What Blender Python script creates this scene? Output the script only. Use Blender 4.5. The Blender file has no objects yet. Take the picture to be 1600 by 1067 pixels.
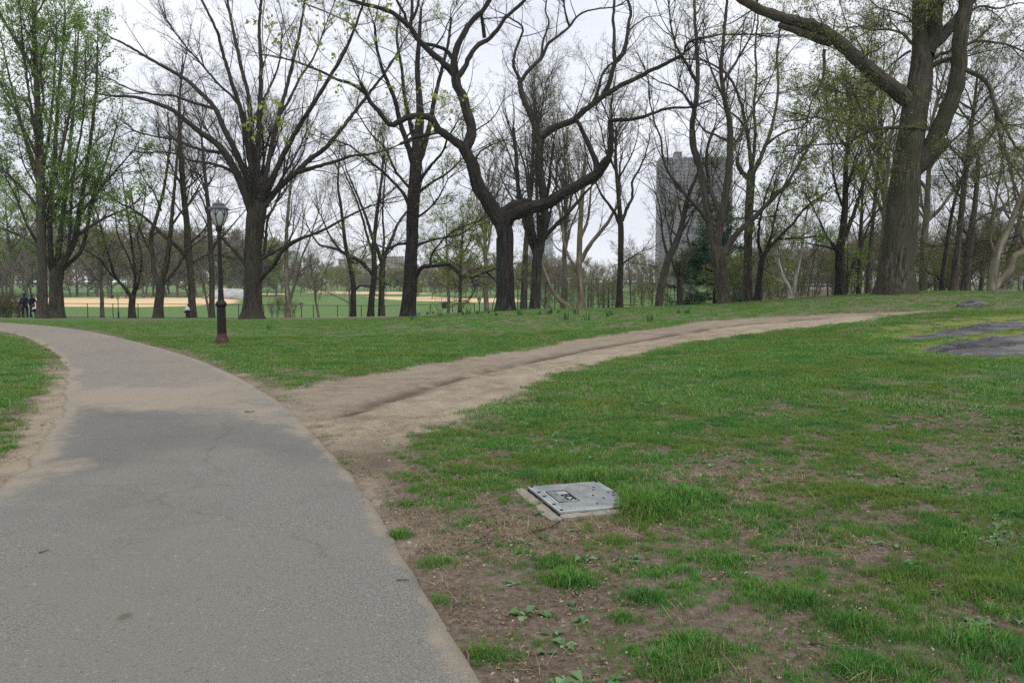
import bpy, math, random
import numpy as np
from mathutils import Vector, Matrix
C = bpy.context; D = bpy.data
sc = C.scene
# ---------------------------------------------------------------- camera, world, sun, exposure
F_PX, CU, CV, HOR, CAMZ = 1244.0, 800.0, 533.5, 444.0, 1.6
PITCH = math.atan((CV - HOR) / F_PX)
cam_d = D.cameras.new('camera'); cam = D.objects.new('camera', cam_d); sc.collection.objects.link(cam)
cam_d.sensor_width = 36.0; cam_d.lens = 36.0 * F_PX / 1600.0
cam_d.clip_start = 0.05; cam_d.clip_end = 6000
cam.location = (0, 0, CAMZ); cam.rotation_euler = (math.pi/2 - PITCH, 0, 0)
sc.camera = cam
sc.render.engine = 'CYCLES'
sc.cycles.max_bounces = 5; sc.cycles.diffuse_bounces = 2; sc.cycles.glossy_bounces = 2
sc.cycles.transmission_bounces = 3; sc.cycles.transparent_max_bounces = 4; sc.cycles.volume_bounces = 0
sc.cycles.use_denoising = False; sc.cycles.sample_clamp_indirect = 2.0; sc.cycles.sample_clamp_direct = 4.0
sc.view_settings.view_transform = 'Standard'; sc.view_settings.look = 'None'
sc.view_settings.gamma = 1.0; sc.view_settings.use_curve_mapping = False
sc.view_settings.exposure = 0.30
SUN_EL, SUN_AZ = math.radians(58), math.radians(150)
w = D.worlds.new('World'); sc.world = w; w.use_nodes = True
nt = w.node_tree; nt.nodes.clear()
def N(nt, t, **k):
    n = nt.nodes.new(t)
    for a, b in k.items():
        if a.startswith('i_'): n.inputs[int(a[2:])].default_value = b
        else: setattr(n, a, b)
    return n
sky = N(nt, 'ShaderNodeTexSky'); sky.sky_type = 'NISHITA'; sky.sun_disc = False
sky.sun_elevation = SUN_EL; sky.sun_rotation = SUN_AZ
tc = N(nt, 'ShaderNodeTexCoord'); mp = N(nt, 'ShaderNodeMapping'); mp.inputs['Scale'].default_value = (1, 1, 3.5)
nz = N(nt, 'ShaderNodeTexNoise'); nz.inputs['Scale'].default_value = 2.6; nz.inputs['Detail'].default_value = 5
cr = N(nt, 'ShaderNodeValToRGB')
cr.color_ramp.elements[0].position = 0.35; cr.color_ramp.elements[0].color = (7.2, 7.5, 8.3, 1)
cr.color_ramp.elements[1].position = 0.68; cr.color_ramp.elements[1].color = (9.6, 9.8, 10.2, 1)
mx = N(nt, 'ShaderNodeMix', data_type='RGBA'); mx.inputs[0].default_value = 0.95
bg = N(nt, 'ShaderNodeBackground'); bg.inputs['Strength'].default_value = 0.1
wo = N(nt, 'ShaderNodeOutputWorld'); L = nt.links.new
L(tc.outputs['Generated'], mp.inputs[0]); L(mp.outputs[0], nz.inputs['Vector']); L(nz.outputs[0], cr.inputs[0])
L(sky.outputs[0], mx.inputs[6]); L(cr.outputs[0], mx.inputs[7]); L(mx.outputs[2], bg.inputs[0]); L(bg.outputs[0], wo.inputs[0])
sun_d = D.lights.new('sun', 'SUN'); sun_d.energy = 1.6; sun_d.angle = math.radians(14); sun_d.color = (1.0, 0.96, 0.9)
sun = D.objects.new('sun', sun_d); sc.collection.objects.link(sun)
sun.rotation_euler = (math.pi/2 - SUN_EL, 0, math.pi - SUN_AZ)
# ---------------------------------------------------------------- helpers
def link(o, parent=None):
    sc.collection.objects.link(o)
    if parent is not None: o.parent = parent
    return o
def tag(o, label=None, cat=None, group=None, kind=None):
    if label: o['label'] = label
    if cat: o['category'] = cat
    if group: o['group'] = group
    if kind: o['kind'] = kind
    return o
def empty(name, loc=(0, 0, 0), rz=0.0):
    o = D.objects.new(name, None); o.location = loc; o.rotation_euler = (0, 0, rz); o.empty_display_size = 0.1
    return link(o)
def mk(name, V, polys, mats, parent=None, smooth=True, attrs=None, mat_idx=None):
    """polys: list of (n,k) int arrays; attrs: {name: (domain, type, array)}"""
    me = D.meshes.new(name)
    V = np.asarray(V, dtype=np.float32)
    me.vertices.add(len(V)); me.vertices.foreach_set('co', V.ravel())
    loops, starts, s = [], [], 0
    for P in polys:
        P = np.asarray(P, dtype=np.int32)
        if len(P) == 0: continue
        loops.append(P.ravel()); starts.append(s + np.arange(len(P)) * P.shape[1]); s += P.size
    if loops:
        lp = np.concatenate(loops).astype(np.int32); st = np.concatenate(starts).astype(np.int32)
        me.loops.add(len(lp)); me.loops.foreach_set('vertex_index', lp)
        me.polygons.add(len(st)); me.polygons.foreach_set('loop_start', st)
        me.polygons.foreach_set('use_smooth', np.full(len(st), smooth))
    if mat_idx is not None: me.polygons.foreach_set('material_index', np.asarray(mat_idx, dtype=np.int32))
    me.update(calc_edges=True)
    for m in (mats if isinstance(mats, (list, tuple)) else [mats]): me.materials.append(m)
    for k, (dom, typ, arr) in (attrs or {}).items():
        a = me.attributes.new(k, typ, dom)
        a.data.foreach_set('vector' if typ == 'FLOAT_VECTOR' else 'value', np.asarray(arr).astype(np.int32 if typ == 'INT' else np.float32).ravel())
    o = D.objects.new(name, me)
    return link(o, parent)
class MB:
    """collects small solids into one mesh"""
    def __init__(s): s.V = []; s.F = []; s.n = 0
    def add(s, V, F):
        s.V += [tuple(v) for v in V]; s.F += [tuple(i + s.n for i in f) for f in F]; s.n = len(s.V); return s
    def box(s, c, d, rz=0.0, M=None):
        hx, hy, hz = d[0]/2, d[1]/2, d[2]/2; c_, s_ = math.cos(rz), math.sin(rz); V = []
        for z in (-hz, hz):
            for x, y in ((-hx, -hy), (hx, -hy), (hx, hy), (-hx, hy)):
                p = (c[0] + x*c_ - y*s_, c[1] + x*s_ + y*c_, c[2] + z)
                V.append(tuple(M @ Vector(p)) if M else p)
        return s.add(V, [(3,2,1,0), (4,5,6,7), (0,1,5,4), (1,2,6,5), (2,3,7,6), (3,0,4,7)])
    def lathe(s, prof, n=20, c=(0,0,0), M=None, flute=0):
        V, Fc = [], []
        for (r, z) in prof:
            for i in range(n):
                a = 2*math.pi*i/n; rr = r*(1 - flute*(i % 2))
                p = (c[0] + rr*math.cos(a), c[1] + rr*math.sin(a), c[2] + z)
                V.append(tuple(M @ Vector(p)) if M else p)
        for j in range(len(prof)-1):
            for i in range(n): Fc.append((j*n+i, j*n+(i+1) % n, (j+1)*n+(i+1) % n, (j+1)*n+i))
        Fc.append(tuple(range(n-1, -1, -1))); Fc.append(tuple(range((len(prof)-1)*n, len(prof)*n)))
        return s.add(V, Fc)
    def rod(s, pts, r, n=6):
        pts = [Vector(p) for p in pts]; V, Fc = [], []
        rs = r if isinstance(r, (list, tuple)) else [r]*len(pts)
        for k, p in enumerate(pts):
            t = (pts[min(k+1, len(pts)-1)] - pts[max(k-1, 0)]).normalized()
            a = t.cross(Vector((0.01, 0.02, 1))) if abs(t.z) < .95 else t.cross(Vector((0, 1, 0.01)))
            a.normalize(); b = t.cross(a)
            for i in range(n):
                q = 2*math.pi*i/n; V.append(tuple(p + (a*math.cos(q) + b*math.sin(q))*rs[k]))
        for k in range(len(pts)-1):
            for i in range(n): Fc.append((k*n+i, k*n+(i+1) % n, (k+1)*n+(i+1) % n, (k+1)*n+i))
        Fc.append(tuple(range(n-1, -1, -1))); Fc.append(tuple(range((len(pts)-1)*n, len(pts)*n)))
        return s.add(V, Fc)
    def ball(s, c, d, n=10, m=7, jit=0.0, rnd=None):
        V, Fc = [], []
        for j in range(m+1):
            th = math.pi*j/m
            for i in range(n):
                a = 2*math.pi*i/n; q = 1 + (rnd.uniform(-jit, jit) if rnd else 0)
                V.append((c[0] + d[0]*q*math.sin(th)*math.cos(a), c[1] + d[1]*q*math.sin(th)*math.sin(a), c[2] + d[2]*q*math.cos(th)))
        for j in range(m):
            for i in range(n): Fc.append((j*n+i, (j+1)*n+i, (j+1)*n+(i+1) % n, j*n+(i+1) % n))
        return s.add(V, Fc)
    def build(s, name, mat, parent=None, smooth=False, bevel=0.0):
        me = D.meshes.new(name); me.from_pydata(s.V, [], s.F); me.validate(); me.update()
        me.materials.append(mat)
        if smooth:
            me.polygons.foreach_set('use_smooth', [True]*len(me.polygons))
            try: me.set_sharp_from_angle(angle=math.radians(40))
            except Exception: pass
        o = D.objects.new(name, me); link(o, parent)
        if bevel:
            b = o.modifiers.new('bevel', 'BEVEL'); b.width = bevel; b.segments = 2; b.limit_method = 'ANGLE'
        return o
_lat = {}
def vnoise(x, y, seed=0):
    if seed not in _lat: _lat[seed] = np.random.default_rng(seed).random((256, 256))
    T = _lat[seed]; xi = np.floor(x).astype(int); yi = np.floor(y).astype(int)
    fx = x - xi; fy = y - yi; fx = fx*fx*(3-2*fx); fy = fy*fy*(3-2*fy)
    g = lambda a, b: T[a & 255, b & 255]
    return (g(xi, yi)*(1-fx) + g(xi+1, yi)*fx)*(1-fy) + (g(xi, yi+1)*(1-fx) + g(xi+1, yi+1)*fx)*fy
def fbm(x, y, sc_, oct=4, seed=0, gain=.5):
    a, t, s = 1.0, 0.0, 0.0
    for o in range(oct):
        c_, s_ = math.cos(.5+o), math.sin(.5+o)
        s = s + a*vnoise((x*c_ - y*s_)*sc_*2**o + 17.3*o, (x*s_ + y*c_)*sc_*2**o - 5.1*o, seed*10+o); t += a; a *= gain
    return s/t
def sst(a, b, x): t = np.clip((x-a)/(b-a), 0, 1); return t*t*(3-2*t)
# ---------------------------------------------------------------- terrain height
def ZV(v, Y): return CAMZ - (v - HOR)*Y/F_PX
cp = []
for u in (-700, -200, 200, 600, 1000, 1400, 1800, 2300):
    for Y in (0.8, 2.5, 5, 8.5): cp.append((u, Y, 0.0))
for u, z in ((-700, 0), (0, 0), (400, 0), (800, 0), (1100, .07), (1400, .15), (1700, .22), (2300, .35)): cp.append((u, 13, z))
for u, z in ((-700, 0), (0, 0), (300, 0), (600, 0.01), (800, .06), (1100, .25), (1400, .5), (1600, .62), (2300, .9)): cp.append((u, 20, z))
cp += [(-300, 30, -.05), (0, 28, -.03), (0, 36, ZV(504, 36)), (-200, 42, ZV(500, 42)), (0, 61, ZV(497, 61)), (-500, 61, -1.0),
       (150, 36, ZV(507, 36)), (150, 48, ZV(499.5, 48)), (180, 61, ZV(497, 61)), (350, 30, -.03), (380, 48, ZV(498, 48)), (350, 60, ZV(497.3, 60)),
       (560, 30, .03), (600, 40, ZV(498.5, 40)), (620, 52, ZV(494, 52)), (700, 52, ZV(491, 52)), (790, 36, ZV(485, 36)), (790, 26, .17),
       (950, 42, ZV(482, 42)), (950, 30, .36), (1128, 38, ZV(474.5, 38)), (1128, 28, .52), (1250, 40, ZV(466, 40)), (1250, 30, .72),
       (1400, 34, ZV(459, 34)), (1400, 27, .86), (1600, 36, ZV(457.5, 36)), (1600, 28, .98), (2300, 36, 1.6), (2300, 28, 1.25)]
for u in (-700, -200, 185): cp += [(u, 78, -2.1), (u, 120, -3.75)]
cp += [(471, 68, -1.55), (471, 103, -4.5), (749, 62, -.6), (749, 93, -3.7),
       (950, 60, -.5), (950, 90, -1.0), (950, 140, -1.1), (950, 250, -.9), (1128, 60, 0.0), (1128, 100, -.05), (1128, 200, -.3),
       (1400, 60, 1.0), (1400, 100, .6), (1400, 200, 0), (1700, 60, 1.1), (1700, 100, .8), (1700, 200, .2), (2300, 60, 1.4), (2300, 200, .5)]
for u in (-700, -200, 200, 450, 700): cp += [(u, 187, -3.7), (u, 288, -3.6), (u, 450, -2.4), (u, 700, 1.5), (u, 1500, 5)]
for u in (950, 1300, 1700, 2300): cp += [(u, 450, 0), (u, 700, 2), (u, 1500, 5)]
cp = np.array(cp, float)
def _co(u_or_x, Y, isx=False):
    A = (u_or_x/np.maximum(Y, .3)) if isx else (u_or_x - 800)/F_PX
    return np.stack([np.clip(A, -1.4, 1.4)*1.6, np.log(np.maximum(Y, .5))], -1)
P0 = _co(cp[:, 0], cp[:, 1])
_d = np.sqrt(((P0[:, None]-P0[None])**2).sum(-1) + .02)
_n = len(cp)
_A = np.zeros((_n+3, _n+3)); _A[:_n, :_n] = _d - np.eye(_n)*0.004; _A[:_n, _n] = 1; _A[_n, :_n] = 1
_A[:_n, _n+1:] = P0; _A[_n+1:, :_n] = P0.T
_w = np.linalg.solve(_A, np.concatenate([cp[:, 2], [0, 0, 0]]))
def gz(x, y):
    x = np.asarray(x, float); y = np.asarray(y, float); sh = x.shape
    Q = _co(x.ravel(), y.ravel(), True); out = np.empty(len(Q))
    for i in range(0, len(Q), 40000):
        q = Q[i:i+40000]; d = np.sqrt(((q[:, None]-P0[None])**2).sum(-1) + .02)
        out[i:i+40000] = d @ _w[:_n] + _w[_n] + q @ _w[_n+1:]
    near = sst(10, 5, y.ravel()); out = out*(1-near)
    return out.reshape(sh)
def ray(u, v):
    a = (u-CU)/F_PX; b = (CV-v)/F_PX; cp_, sp = math.cos(PITCH), math.sin(PITCH)
    return np.array([a, cp_ + b*sp, -sp + b*cp_])
def at(u, v, Y):
    d = ray(u, v); k = Y/d[1]; return np.array([d[0]*k, Y, CAMZ + d[2]*k])
_Ys = np.exp(np.linspace(math.log(1.2), math.log(900), 900))
def hit(u, v):
    """ground point seen at photo pixel (u, v)"""
    d = ray(u, v); xs = d[0]*_Ys/d[1]; zs = CAMZ + d[2]*_Ys/d[1]; g = gz(xs, _Ys); bel = np.nonzero(zs < g)[0]
    if len(bel) == 0 or bel[0] == 0: Y = 60.0
    else:
        i = bel[0]; a0, a1 = zs[i-1]-g[i-1], zs[i]-g[i]; t = a0/(a0-a1); Y = _Ys[i-1]*(1-t) + _Ys[i]*t
    x = d[0]*Y/d[1]; return np.array([x, Y, float(gz(np.array([x]), np.array([Y]))[0])])
def gnd(u, Y):
    x = (u-800)/F_PX*Y; return np.array([x, Y, float(gz(np.array([x]), np.array([Y]))[0])])
def poly_w(pix): return np.array([hit(u, v)[:2] for u, v in pix])
def sdf(px, py, poly, closed=True):
    """signed distance, positive inside"""
    n = len(poly); dmin = np.full(px.shape, 1e9); ins = np.zeros(px.shape, bool)
    for i in range(n if closed else n-1):
        a = poly[i]; b = poly[(i+1) % n]; e = b-a; L2 = max((e**2).sum(), 1e-9)
        t = np.clip(((px-a[0])*e[0] + (py-a[1])*e[1])/L2, 0, 1)
        dmin = np.minimum(dmin, np.hypot(px-a[0]-t*e[0], py-a[1]-t*e[1]))
        if closed and abs(b[1]-a[1]) > 1e-9:
            c = (a[1] > py) != (b[1] > py); ins ^= c & (px < (b[0]-a[0])*(py-a[1])/(b[1]-a[1]) + a[0])
    return np.where(ins, dmin, -dmin) if closed else dmin
def smooth_line(P, n):
    P = np.asarray(P, float); Q = [P[0]*2-P[1]] + list(P) + [P[-1]*2-P[-2]]; out = []
    for i in range(1, len(Q)-2):
        p0, p1, p2, p3 = Q[i-1], Q[i], Q[i+1], Q[i+2]
        for t in np.linspace(0, 1, 12, endpoint=False):
            out.append(.5*((2*p1) + (-p0+p2)*t + (2*p0-5*p1+4*p2-p3)*t*t + (-p0+3*p1-3*p2+p3)*t**3))
    out.append(Q[-2]); out = np.array(out)
    s = np.concatenate([[0], np.cumsum(np.linalg.norm(np.diff(out[:, :min(3, out.shape[1])], axis=0), axis=1))])
    tt = np.linspace(0, s[-1], n); return np.stack([np.interp(tt, s, out[:, k]) for k in range(out.shape[1])], -1)
# ---------------------------------------------------------------- materials
def mat(name):
    m = D.materials.new(name); m.use_nodes = True; nt = m.node_tree; b = nt.nodes['Principled BSDF']
    b.inputs['Specular IOR Level'].default_value = 0.25; b.inputs['Roughness'].default_value = 0.85
    return m, nt, b
def tex(nt, kind, scale, detail=4, rough=.55, vec=None, vscale=None, attr=None, dist=0):
    n = nt.nodes.new('ShaderNodeTex' + kind); n.inputs['Scale'].default_value = scale
    if kind == 'Noise':
        n.inputs['Detail'].default_value = detail; n.inputs['Roughness'].default_value = rough; n.inputs['Distortion'].default_value = dist
    if vec is None:
        if attr:
            a = nt.nodes.new('ShaderNodeAttribute'); a.attribute_name = attr; vec = a.outputs['Vector']
        else:
            g = nt.nodes.new('ShaderNodeTexCoord'); vec = g.outputs['Object']
    if vscale:
        m = nt.nodes.new('ShaderNodeMapping'); m.inputs['Scale'].default_value = vscale; nt.links.new(vec, m.inputs[0]); vec = m.outputs[0]
    nt.links.new(vec, n.inputs['Vector']); return n
def ramp(nt, src, stops):
    r = nt.nodes.new('ShaderNodeValToRGB'); e = r.color_ramp.elements
    while len(e) < len(stops): e.new(.5)
    for i, (p, c) in enumerate(stops):
        e[i].position = p; e[i].color = (*c, 1) if len(c) == 3 else c
    nt.links.new(src, r.inputs[0]); return r.outputs[0]
def fac(nt, src, a, b):
    m = nt.nodes.new('ShaderNodeMapRange'); m.inputs[1].default_value = a; m.inputs[2].default_value = b; m.interpolation_type = 'SMOOTHSTEP'
    nt.links.new(src, m.inputs[0]); return m.outputs[0]
def math_(nt, op, a, b=0.0):
    m = nt.nodes.new('ShaderNodeMath'); m.operation = op
    for i, s in enumerate((a, b)):
        if isinstance(s, (int, float)): m.inputs[i].default_value = s
        else: nt.links.new(s, m.inputs[i])
    return m.outputs[0]
def mix(nt, f, a, b, mode='MIX'):
    m = nt.nodes.new('ShaderNodeMix'); m.data_type = 'RGBA'; m.blend_type = mode
    for i, s in ((0, f), (6, a), (7, b)):
        if isinstance(s, (int, float)): m.inputs[i].default_value = s
        elif isinstance(s, tuple): m.inputs[i].default_value = (*s, 1)
        else: nt.links.new(s, m.inputs[i])
    return m.outputs[2]
def bump(nt, b, h, dist=.01, strength=1.0):
    n = nt.nodes.new('ShaderNodeBump'); n.inputs['Distance'].default_value = dist; n.inputs['Strength'].default_value = strength
    nt.links.new(h, n.inputs['Height']); nt.links.new(n.outputs[0], b.inputs['Normal'])
def attr(nt, name):
    a = nt.nodes.new('ShaderNodeAttribute'); a.attribute_name = name; return a.outputs['Fac']
def bark(name, dark, light, moss=None, freq=9.0, fur=.02, st=.16):
    m, nt, b = mat(name)
    n1 = tex(nt, 'Noise', freq, 6, .65, attr='bark', vscale=(1, 1, st), dist=.4)
    n2 = tex(nt, 'Noise', 1.3, 4, attr='bark', vscale=(1, 1, .6))
    c = ramp(nt, n1.outputs[0], [(.40, dark), (.55, light), (.72, tuple(min(1, x*1.5) for x in light))])
    c = mix(nt, fac(nt, n2.outputs[0], .35, .7), c, tuple(x*.6 for x in light), 'MIX')
    if moss: c = mix(nt, math_(nt, 'MULTIPLY', fac(nt, tex(nt, 'Noise', .8, 3).outputs[0], .45, .65), .75), c, moss)
    nt.links.new(c, b.inputs['Base Color']); bump(nt, b, n1.outputs[0], fur); b.inputs['Roughness'].default_value = .95
    return m
def plain(name, col, rough=.7, var=.25, scale=6, metal=0.0, bmp=0.0, spec=.3):
    m, nt, b = mat(name); n = tex(nt, 'Noise', scale, 5)
    c = ramp(nt, n.outputs[0], [(.3, tuple(x*(1-var) for x in col)), (.7, tuple(min(1, x*(1+var)) for x in col))])
    nt.links.new(c, b.inputs['Base Color']); b.inputs['Roughness'].default_value = rough; b.inputs['Metallic'].default_value = metal
    b.inputs['Specular IOR Level'].default_value = spec
    if bmp: bump(nt, b, n.outputs[0], bmp)
    return m
def leafmat(name, stops, trans=.35, pos_noise=0.0, pcol=None):
    m, nt, b = mat(name); c = ramp(nt, attr(nt, 'rnd'), stops)
    if pos_noise:
        g = nt.nodes.new('ShaderNodeNewGeometry'); n = tex(nt, 'Noise', pos_noise, 3, vec=g.outputs['Position'])
        c = mix(nt, fac(nt, n.outputs[0], .42, .66), c, pcol)
        n2 = tex(nt, 'Noise', pos_noise*7, 4, vec=g.outputs['Position']); c = mix(nt, math_(nt, 'MULTIPLY', fac(nt, n2.outputs[0], .5, .68), .55), c, (.20, .23, .09))
        n3 = tex(nt, 'Noise', pos_noise*2.6, 3, vec=g.outputs['Position']); c = mix(nt, math_(nt, 'MULTIPLY', fac(nt, n3.outputs[0], .5, .62), .5), c, (.04, .17, .04))
    nt.links.new(c, b.inputs['Base Color'])
    t = nt.nodes.new('ShaderNodeBsdfTranslucent'); nt.links.new(c, t.inputs['Color'])
    ms = nt.nodes.new('ShaderNodeMixShader'); ms.inputs[0].default_value = trans
    nt.links.new(b.outputs[0], ms.inputs[1]); nt.links.new(t.outputs[0], ms.inputs[2])
    nt.links.new(ms.outputs[0], nt.nodes['Material Output'].inputs['Surface'])
    b.inputs['Roughness'].default_value = .75; b.inputs['Specular IOR Level'].default_value = .12
    return m
M = {}
M['bark_dark'] = bark('dark_elm_bark', (.010, .009, .008), (.050, .044, .036), (.038, .040, .024), fur=.04)
M['bark_black'] = bark('wet_black_bark', (.007, .006, .006), (.034, .030, .026), fur=.04)
M['bark_oak'] = bark('grey_oak_bark', (.010, .009, .007), (.085, .078, .056), (.040, .044, .020), freq=15, fur=.07, st=.10)
M['leaf_moss'] = leafmat('olive_green_leaf', [(0, (.12, .14, .035)), (.6, (.19, .22, .05)), (1, (.28, .30, .09))], .4)
M['bark_grey'] = bark('grey_brown_bark', (.022, .019, .016), (.080, .070, .057), (.055, .057, .035), fur=.03)
M['bark_pale'] = bark('pale_plane_bark', (.10, .085, .06), (.26, .225, .165), (.13, .12, .075), freq=4, fur=.006)
M['bark_birch'] = bark('white_birch_bark', (.12, .11, .10), (.62, .60, .55), freq=5, fur=.004)
M['twig_dark'] = plain('dark_twig', (.036, .031, .027), .9, .3)
M['bark_wood'] = bark('woodland_bark', (.06, .053, .044), (.14, .125, .10), (.10, .105, .06))
M['twig_brown'] = plain('brown_twig', (.115, .097, .076), .9, .35)
M['twig_pale'] = plain('pale_twig', (.13, .115, .085), .9, .3)
M['leaf_green'] = leafmat('fresh_green_leaf', [(0, (.11, .20, .035)), (.6, (.19, .32, .055)), (1, (.29, .42, .11))], .45)
M['leaf_lime'] = leafmat('yellow_green_leaf', [(0, (.16, .22, .035)), (.6, (.24, .31, .055)), (1, (.32, .38, .10))], .45)
M['leaf_olive'] = leafmat('olive_bud', [(0, (.15, .16, .05)), (.6, (.22, .24, .075)), (1, (.31, .32, .13))], .4)
M['leaf_rust'] = leafmat('reddish_bud', [(0, (.11, .07, .045)), (.6, (.16, .12, .07)), (1, (.20, .18, .09))], .3)
M['far_brown'] = leafmat('far_brown_buds', [(0, (.13, .105, .075)), (.6, (.20, .165, .12)), (1, (.28, .24, .17))], .4)
M['far_olive'] = leafmat('far_olive_buds', [(0, (.15, .15, .07)), (.6, (.22, .225, .10)), (1, (.32, .32, .16))], .4)
M['needle'] = leafmat('dark_pine_needle', [(0, (.018, .06, .035)), (.6, (.03, .085, .05)), (1, (.05, .12, .075))], .1)
M['grass'] = leafmat('grass_blade', [(0, (.048, .155, .028)), (.45, (.092, .265, .044)), (.8, (.175, .36, .07)), (1, (.42, .37, .22))], .4, .55, (.15, .23, .045))
M['straw'] = leafmat('dry_straw', [(0, (.16, .12, .075)), (.6, (.30, .24, .15)), (1, (.42, .35, .24))], .2)
M['litter'] = leafmat('dry_leaf_litter', [(0, (.09, .06, .04)), (.6, (.2, .145, .10)), (1, (.42, .34, .26))], .1)
M['weed'] = leafmat('broad_weed_leaf', [(0, (.06, .14, .05)), (.6, (.12, .22, .09)), (1, (.24, .33, .20))], .2)
# ---------------------------------------------------------------- ground masks
R_EDGE = [(860, 1250), (800, 1160), (735, 1050), (690, 972), (645, 895), (603, 825), (565, 768), (520, 712), (482, 672), (440, 632), (395, 603), (350, 580), (300, 560), (240, 542), (180, 527), (120, 515.5), (60, 508.5), (0, 504.3), (-80, 501), (-200, 498.8)]
L_EDGE = [(-900, 1250), (-700, 1100), (-420, 930), (-200, 845), (-60, 800), (10, 755), (60, 705), (88, 660), (100, 625), (106, 600), (104, 578), (92, 558), (66, 540), (35, 526), (0, 517), (-50, 511), (-110, 507), (-180, 504), (-240, 502.3), (-320, 501)]
RW = smooth_line(poly_w(R_EDGE), 420); LW = smooth_line(poly_w(L_EDGE), 420)
# match both edges by distance ahead so that cross lines stay roughly square to the path
path_poly = np.concatenate([RW[::4], LW[::-4]])
TR_UP = [(380, 585), (395, 601), (440, 607), (500, 598), (560, 587), (620, 576), (700, 564), (780, 551), (850, 538), (920, 528), (1000, 514.5), (1100, 502.5), (1200, 495.5), (1300, 490.5), (1390, 488.5), (1470, 484)]
TR_LO = [(1475, 486), (1390, 494), (1330, 505), (1240, 514), (1150, 526), (1050, 541), (960, 560), (880, 587), (800, 622), (720, 655), (660, 690), (635, 722), (610, 750), (590, 800), (630, 850), (600, 830), (520, 715), (440, 635)]
trail_poly = poly_w(TR_UP + TR_LO)
clay_l = poly_w([(-60, 472), (60, 465.5), (200, 463.5), (330, 464.5), (372, 469), (366, 474), (290, 478.5), (200, 480), (90, 479), (0, 477.5), (-80, 478)])
clay_c = poly_w([(575, 463.5), (680, 463.5), (800, 466), (830, 471), (760, 472.5), (680, 471), (600, 467.5)])
clay_f = poly_w([(478, 454.5), (640, 456), (680, 459), (560, 459.5), (480, 457.5)])
clay_g = poly_w([(395, 458.8), (450, 458.8), (450, 460.6), (395, 460.6)])
walk_n = smooth_line(np.array([gnd(u, Y)[:2] for u, Y in ((-500, 60), (0, 59.5), (180, 58.5), (330, 57.5), (470, 55), (620, 53.5), (760, 55), (840, 60))]), 160)
dens_pts = [(640,800,.05),(640,870,.12),(700,800,.35),(720,760,.5),(850,850,.30),(700,930,.12),(750,980,.16),(900,950,.22),(1000,1000,.33),(850,1050,.2),(780,880,.12),(1100,960,.3),(1200,1000,.28),(1300,950,.62),(1450,1000,.72),(1550,1045,.85),(1250,900,.55),(1100,850,.62),(950,870,.5),(1050,780,.9),(1130,740,.5),(1250,750,.62),(1400,800,.85),(1550,800,.8),(1550,900,.75),(900,710,.85),(800,690,.8),(690,730,.5),(1000,650,.92),(1200,600,1.05),(1400,640,.9),(1500,670,.62),(1580,710,.55),(1550,620,.82),(1300,700,.75),(1150,690,.72),(1000,720,.8),(800,740,.7),
    (1200,540,1.05),(1450,560,1.0),(1600,570,1.0),(980,580,.95),(700,530,.95),(500,560,.9),(430,590,.62),(330,545,.75),(250,520,.95),(500,510,.95),(900,505,.95),(1100,485,.95),(1300,478,.85),(1500,480,.72),(1400,470,.7),(1590,490,.8),(60,560,.95),(40,620,.9),(60,650,.7),(0,690,.85),(-60,700,.9),(80,600,.72),(20,540,1.0),(-200,560,1.0),(-400,700,1.0),(1200,1150,.4),(900,1150,.25),(1700,1100,.8),(1800,800,.8)]
_dw = np.array([hit(u, v)[:2] for u, v, d in dens_pts]); _dd = np.array([d for *_, d in dens_pts])
def warp(p):  # log-polar-like so that near points act locally
    Y = np.maximum(p[..., 1], .5); return np.stack([p[..., 0]/Y*1.0, np.log(Y)*1.0], -1)
_dq = warp(_dw)
def density(x, y):
    q = warp(np.stack([x, y], -1)); out = np.empty(len(q))
    for i in range(0, len(q), 40000):
        d2 = ((q[i:i+40000, None]-_dq[None])**2).sum(-1); w_ = 1/(d2+.0015)**2; out[i:i+40000] = (w_*_dd).sum(1)/w_.sum(1)
    return out
COV = []
for _u, _v in ((818, 761), (939, 748.5), (977, 783), (893, 804)):
    _d = ray(_u, _v); _k = (.044-CAMZ)/_d[2]; COV.append([_d[0]*_k, _d[1]*_k])
COV = np.array(COV); COVC = COV.mean(0)
ROCKS = [poly_w([(1386, 525), (1440, 519), (1520, 511), (1600, 502), (1700, 492), (1700, 500), (1600, 512.5), (1540, 519), (1470, 527), (1410, 530.5)]),
         poly_w([(1426, 544), (1480, 535), (1540, 527), (1600, 518), (1720, 506), (1740, 560), (1660, 556), (1600, 554), (1540, 556), (1490, 554), (1450, 549)]),
         poly_w([(1395, 512), (1450, 508), (1530, 500), (1600, 493), (1690, 485), (1690, 489), (1600, 498), (1530, 504.5), (1460, 511), (1400, 514)])]
rut = [smooth_line(poly_w(p), 90) for p in ([(540, 648), (600, 626), (660, 607), (720, 590), (780, 575), (840, 563), (920, 547), (1000, 533), (1100, 516), (1200, 505), (1300, 497)],
       [(560, 690), (640, 655), (720, 622), (800, 597), (880, 578), (980, 556), (1100, 531)], [(500, 655), (570, 636), (640, 617), (700, 602), (760, 588), (830, 572), (900, 558)])]
LB = hit(347, 537)
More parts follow.
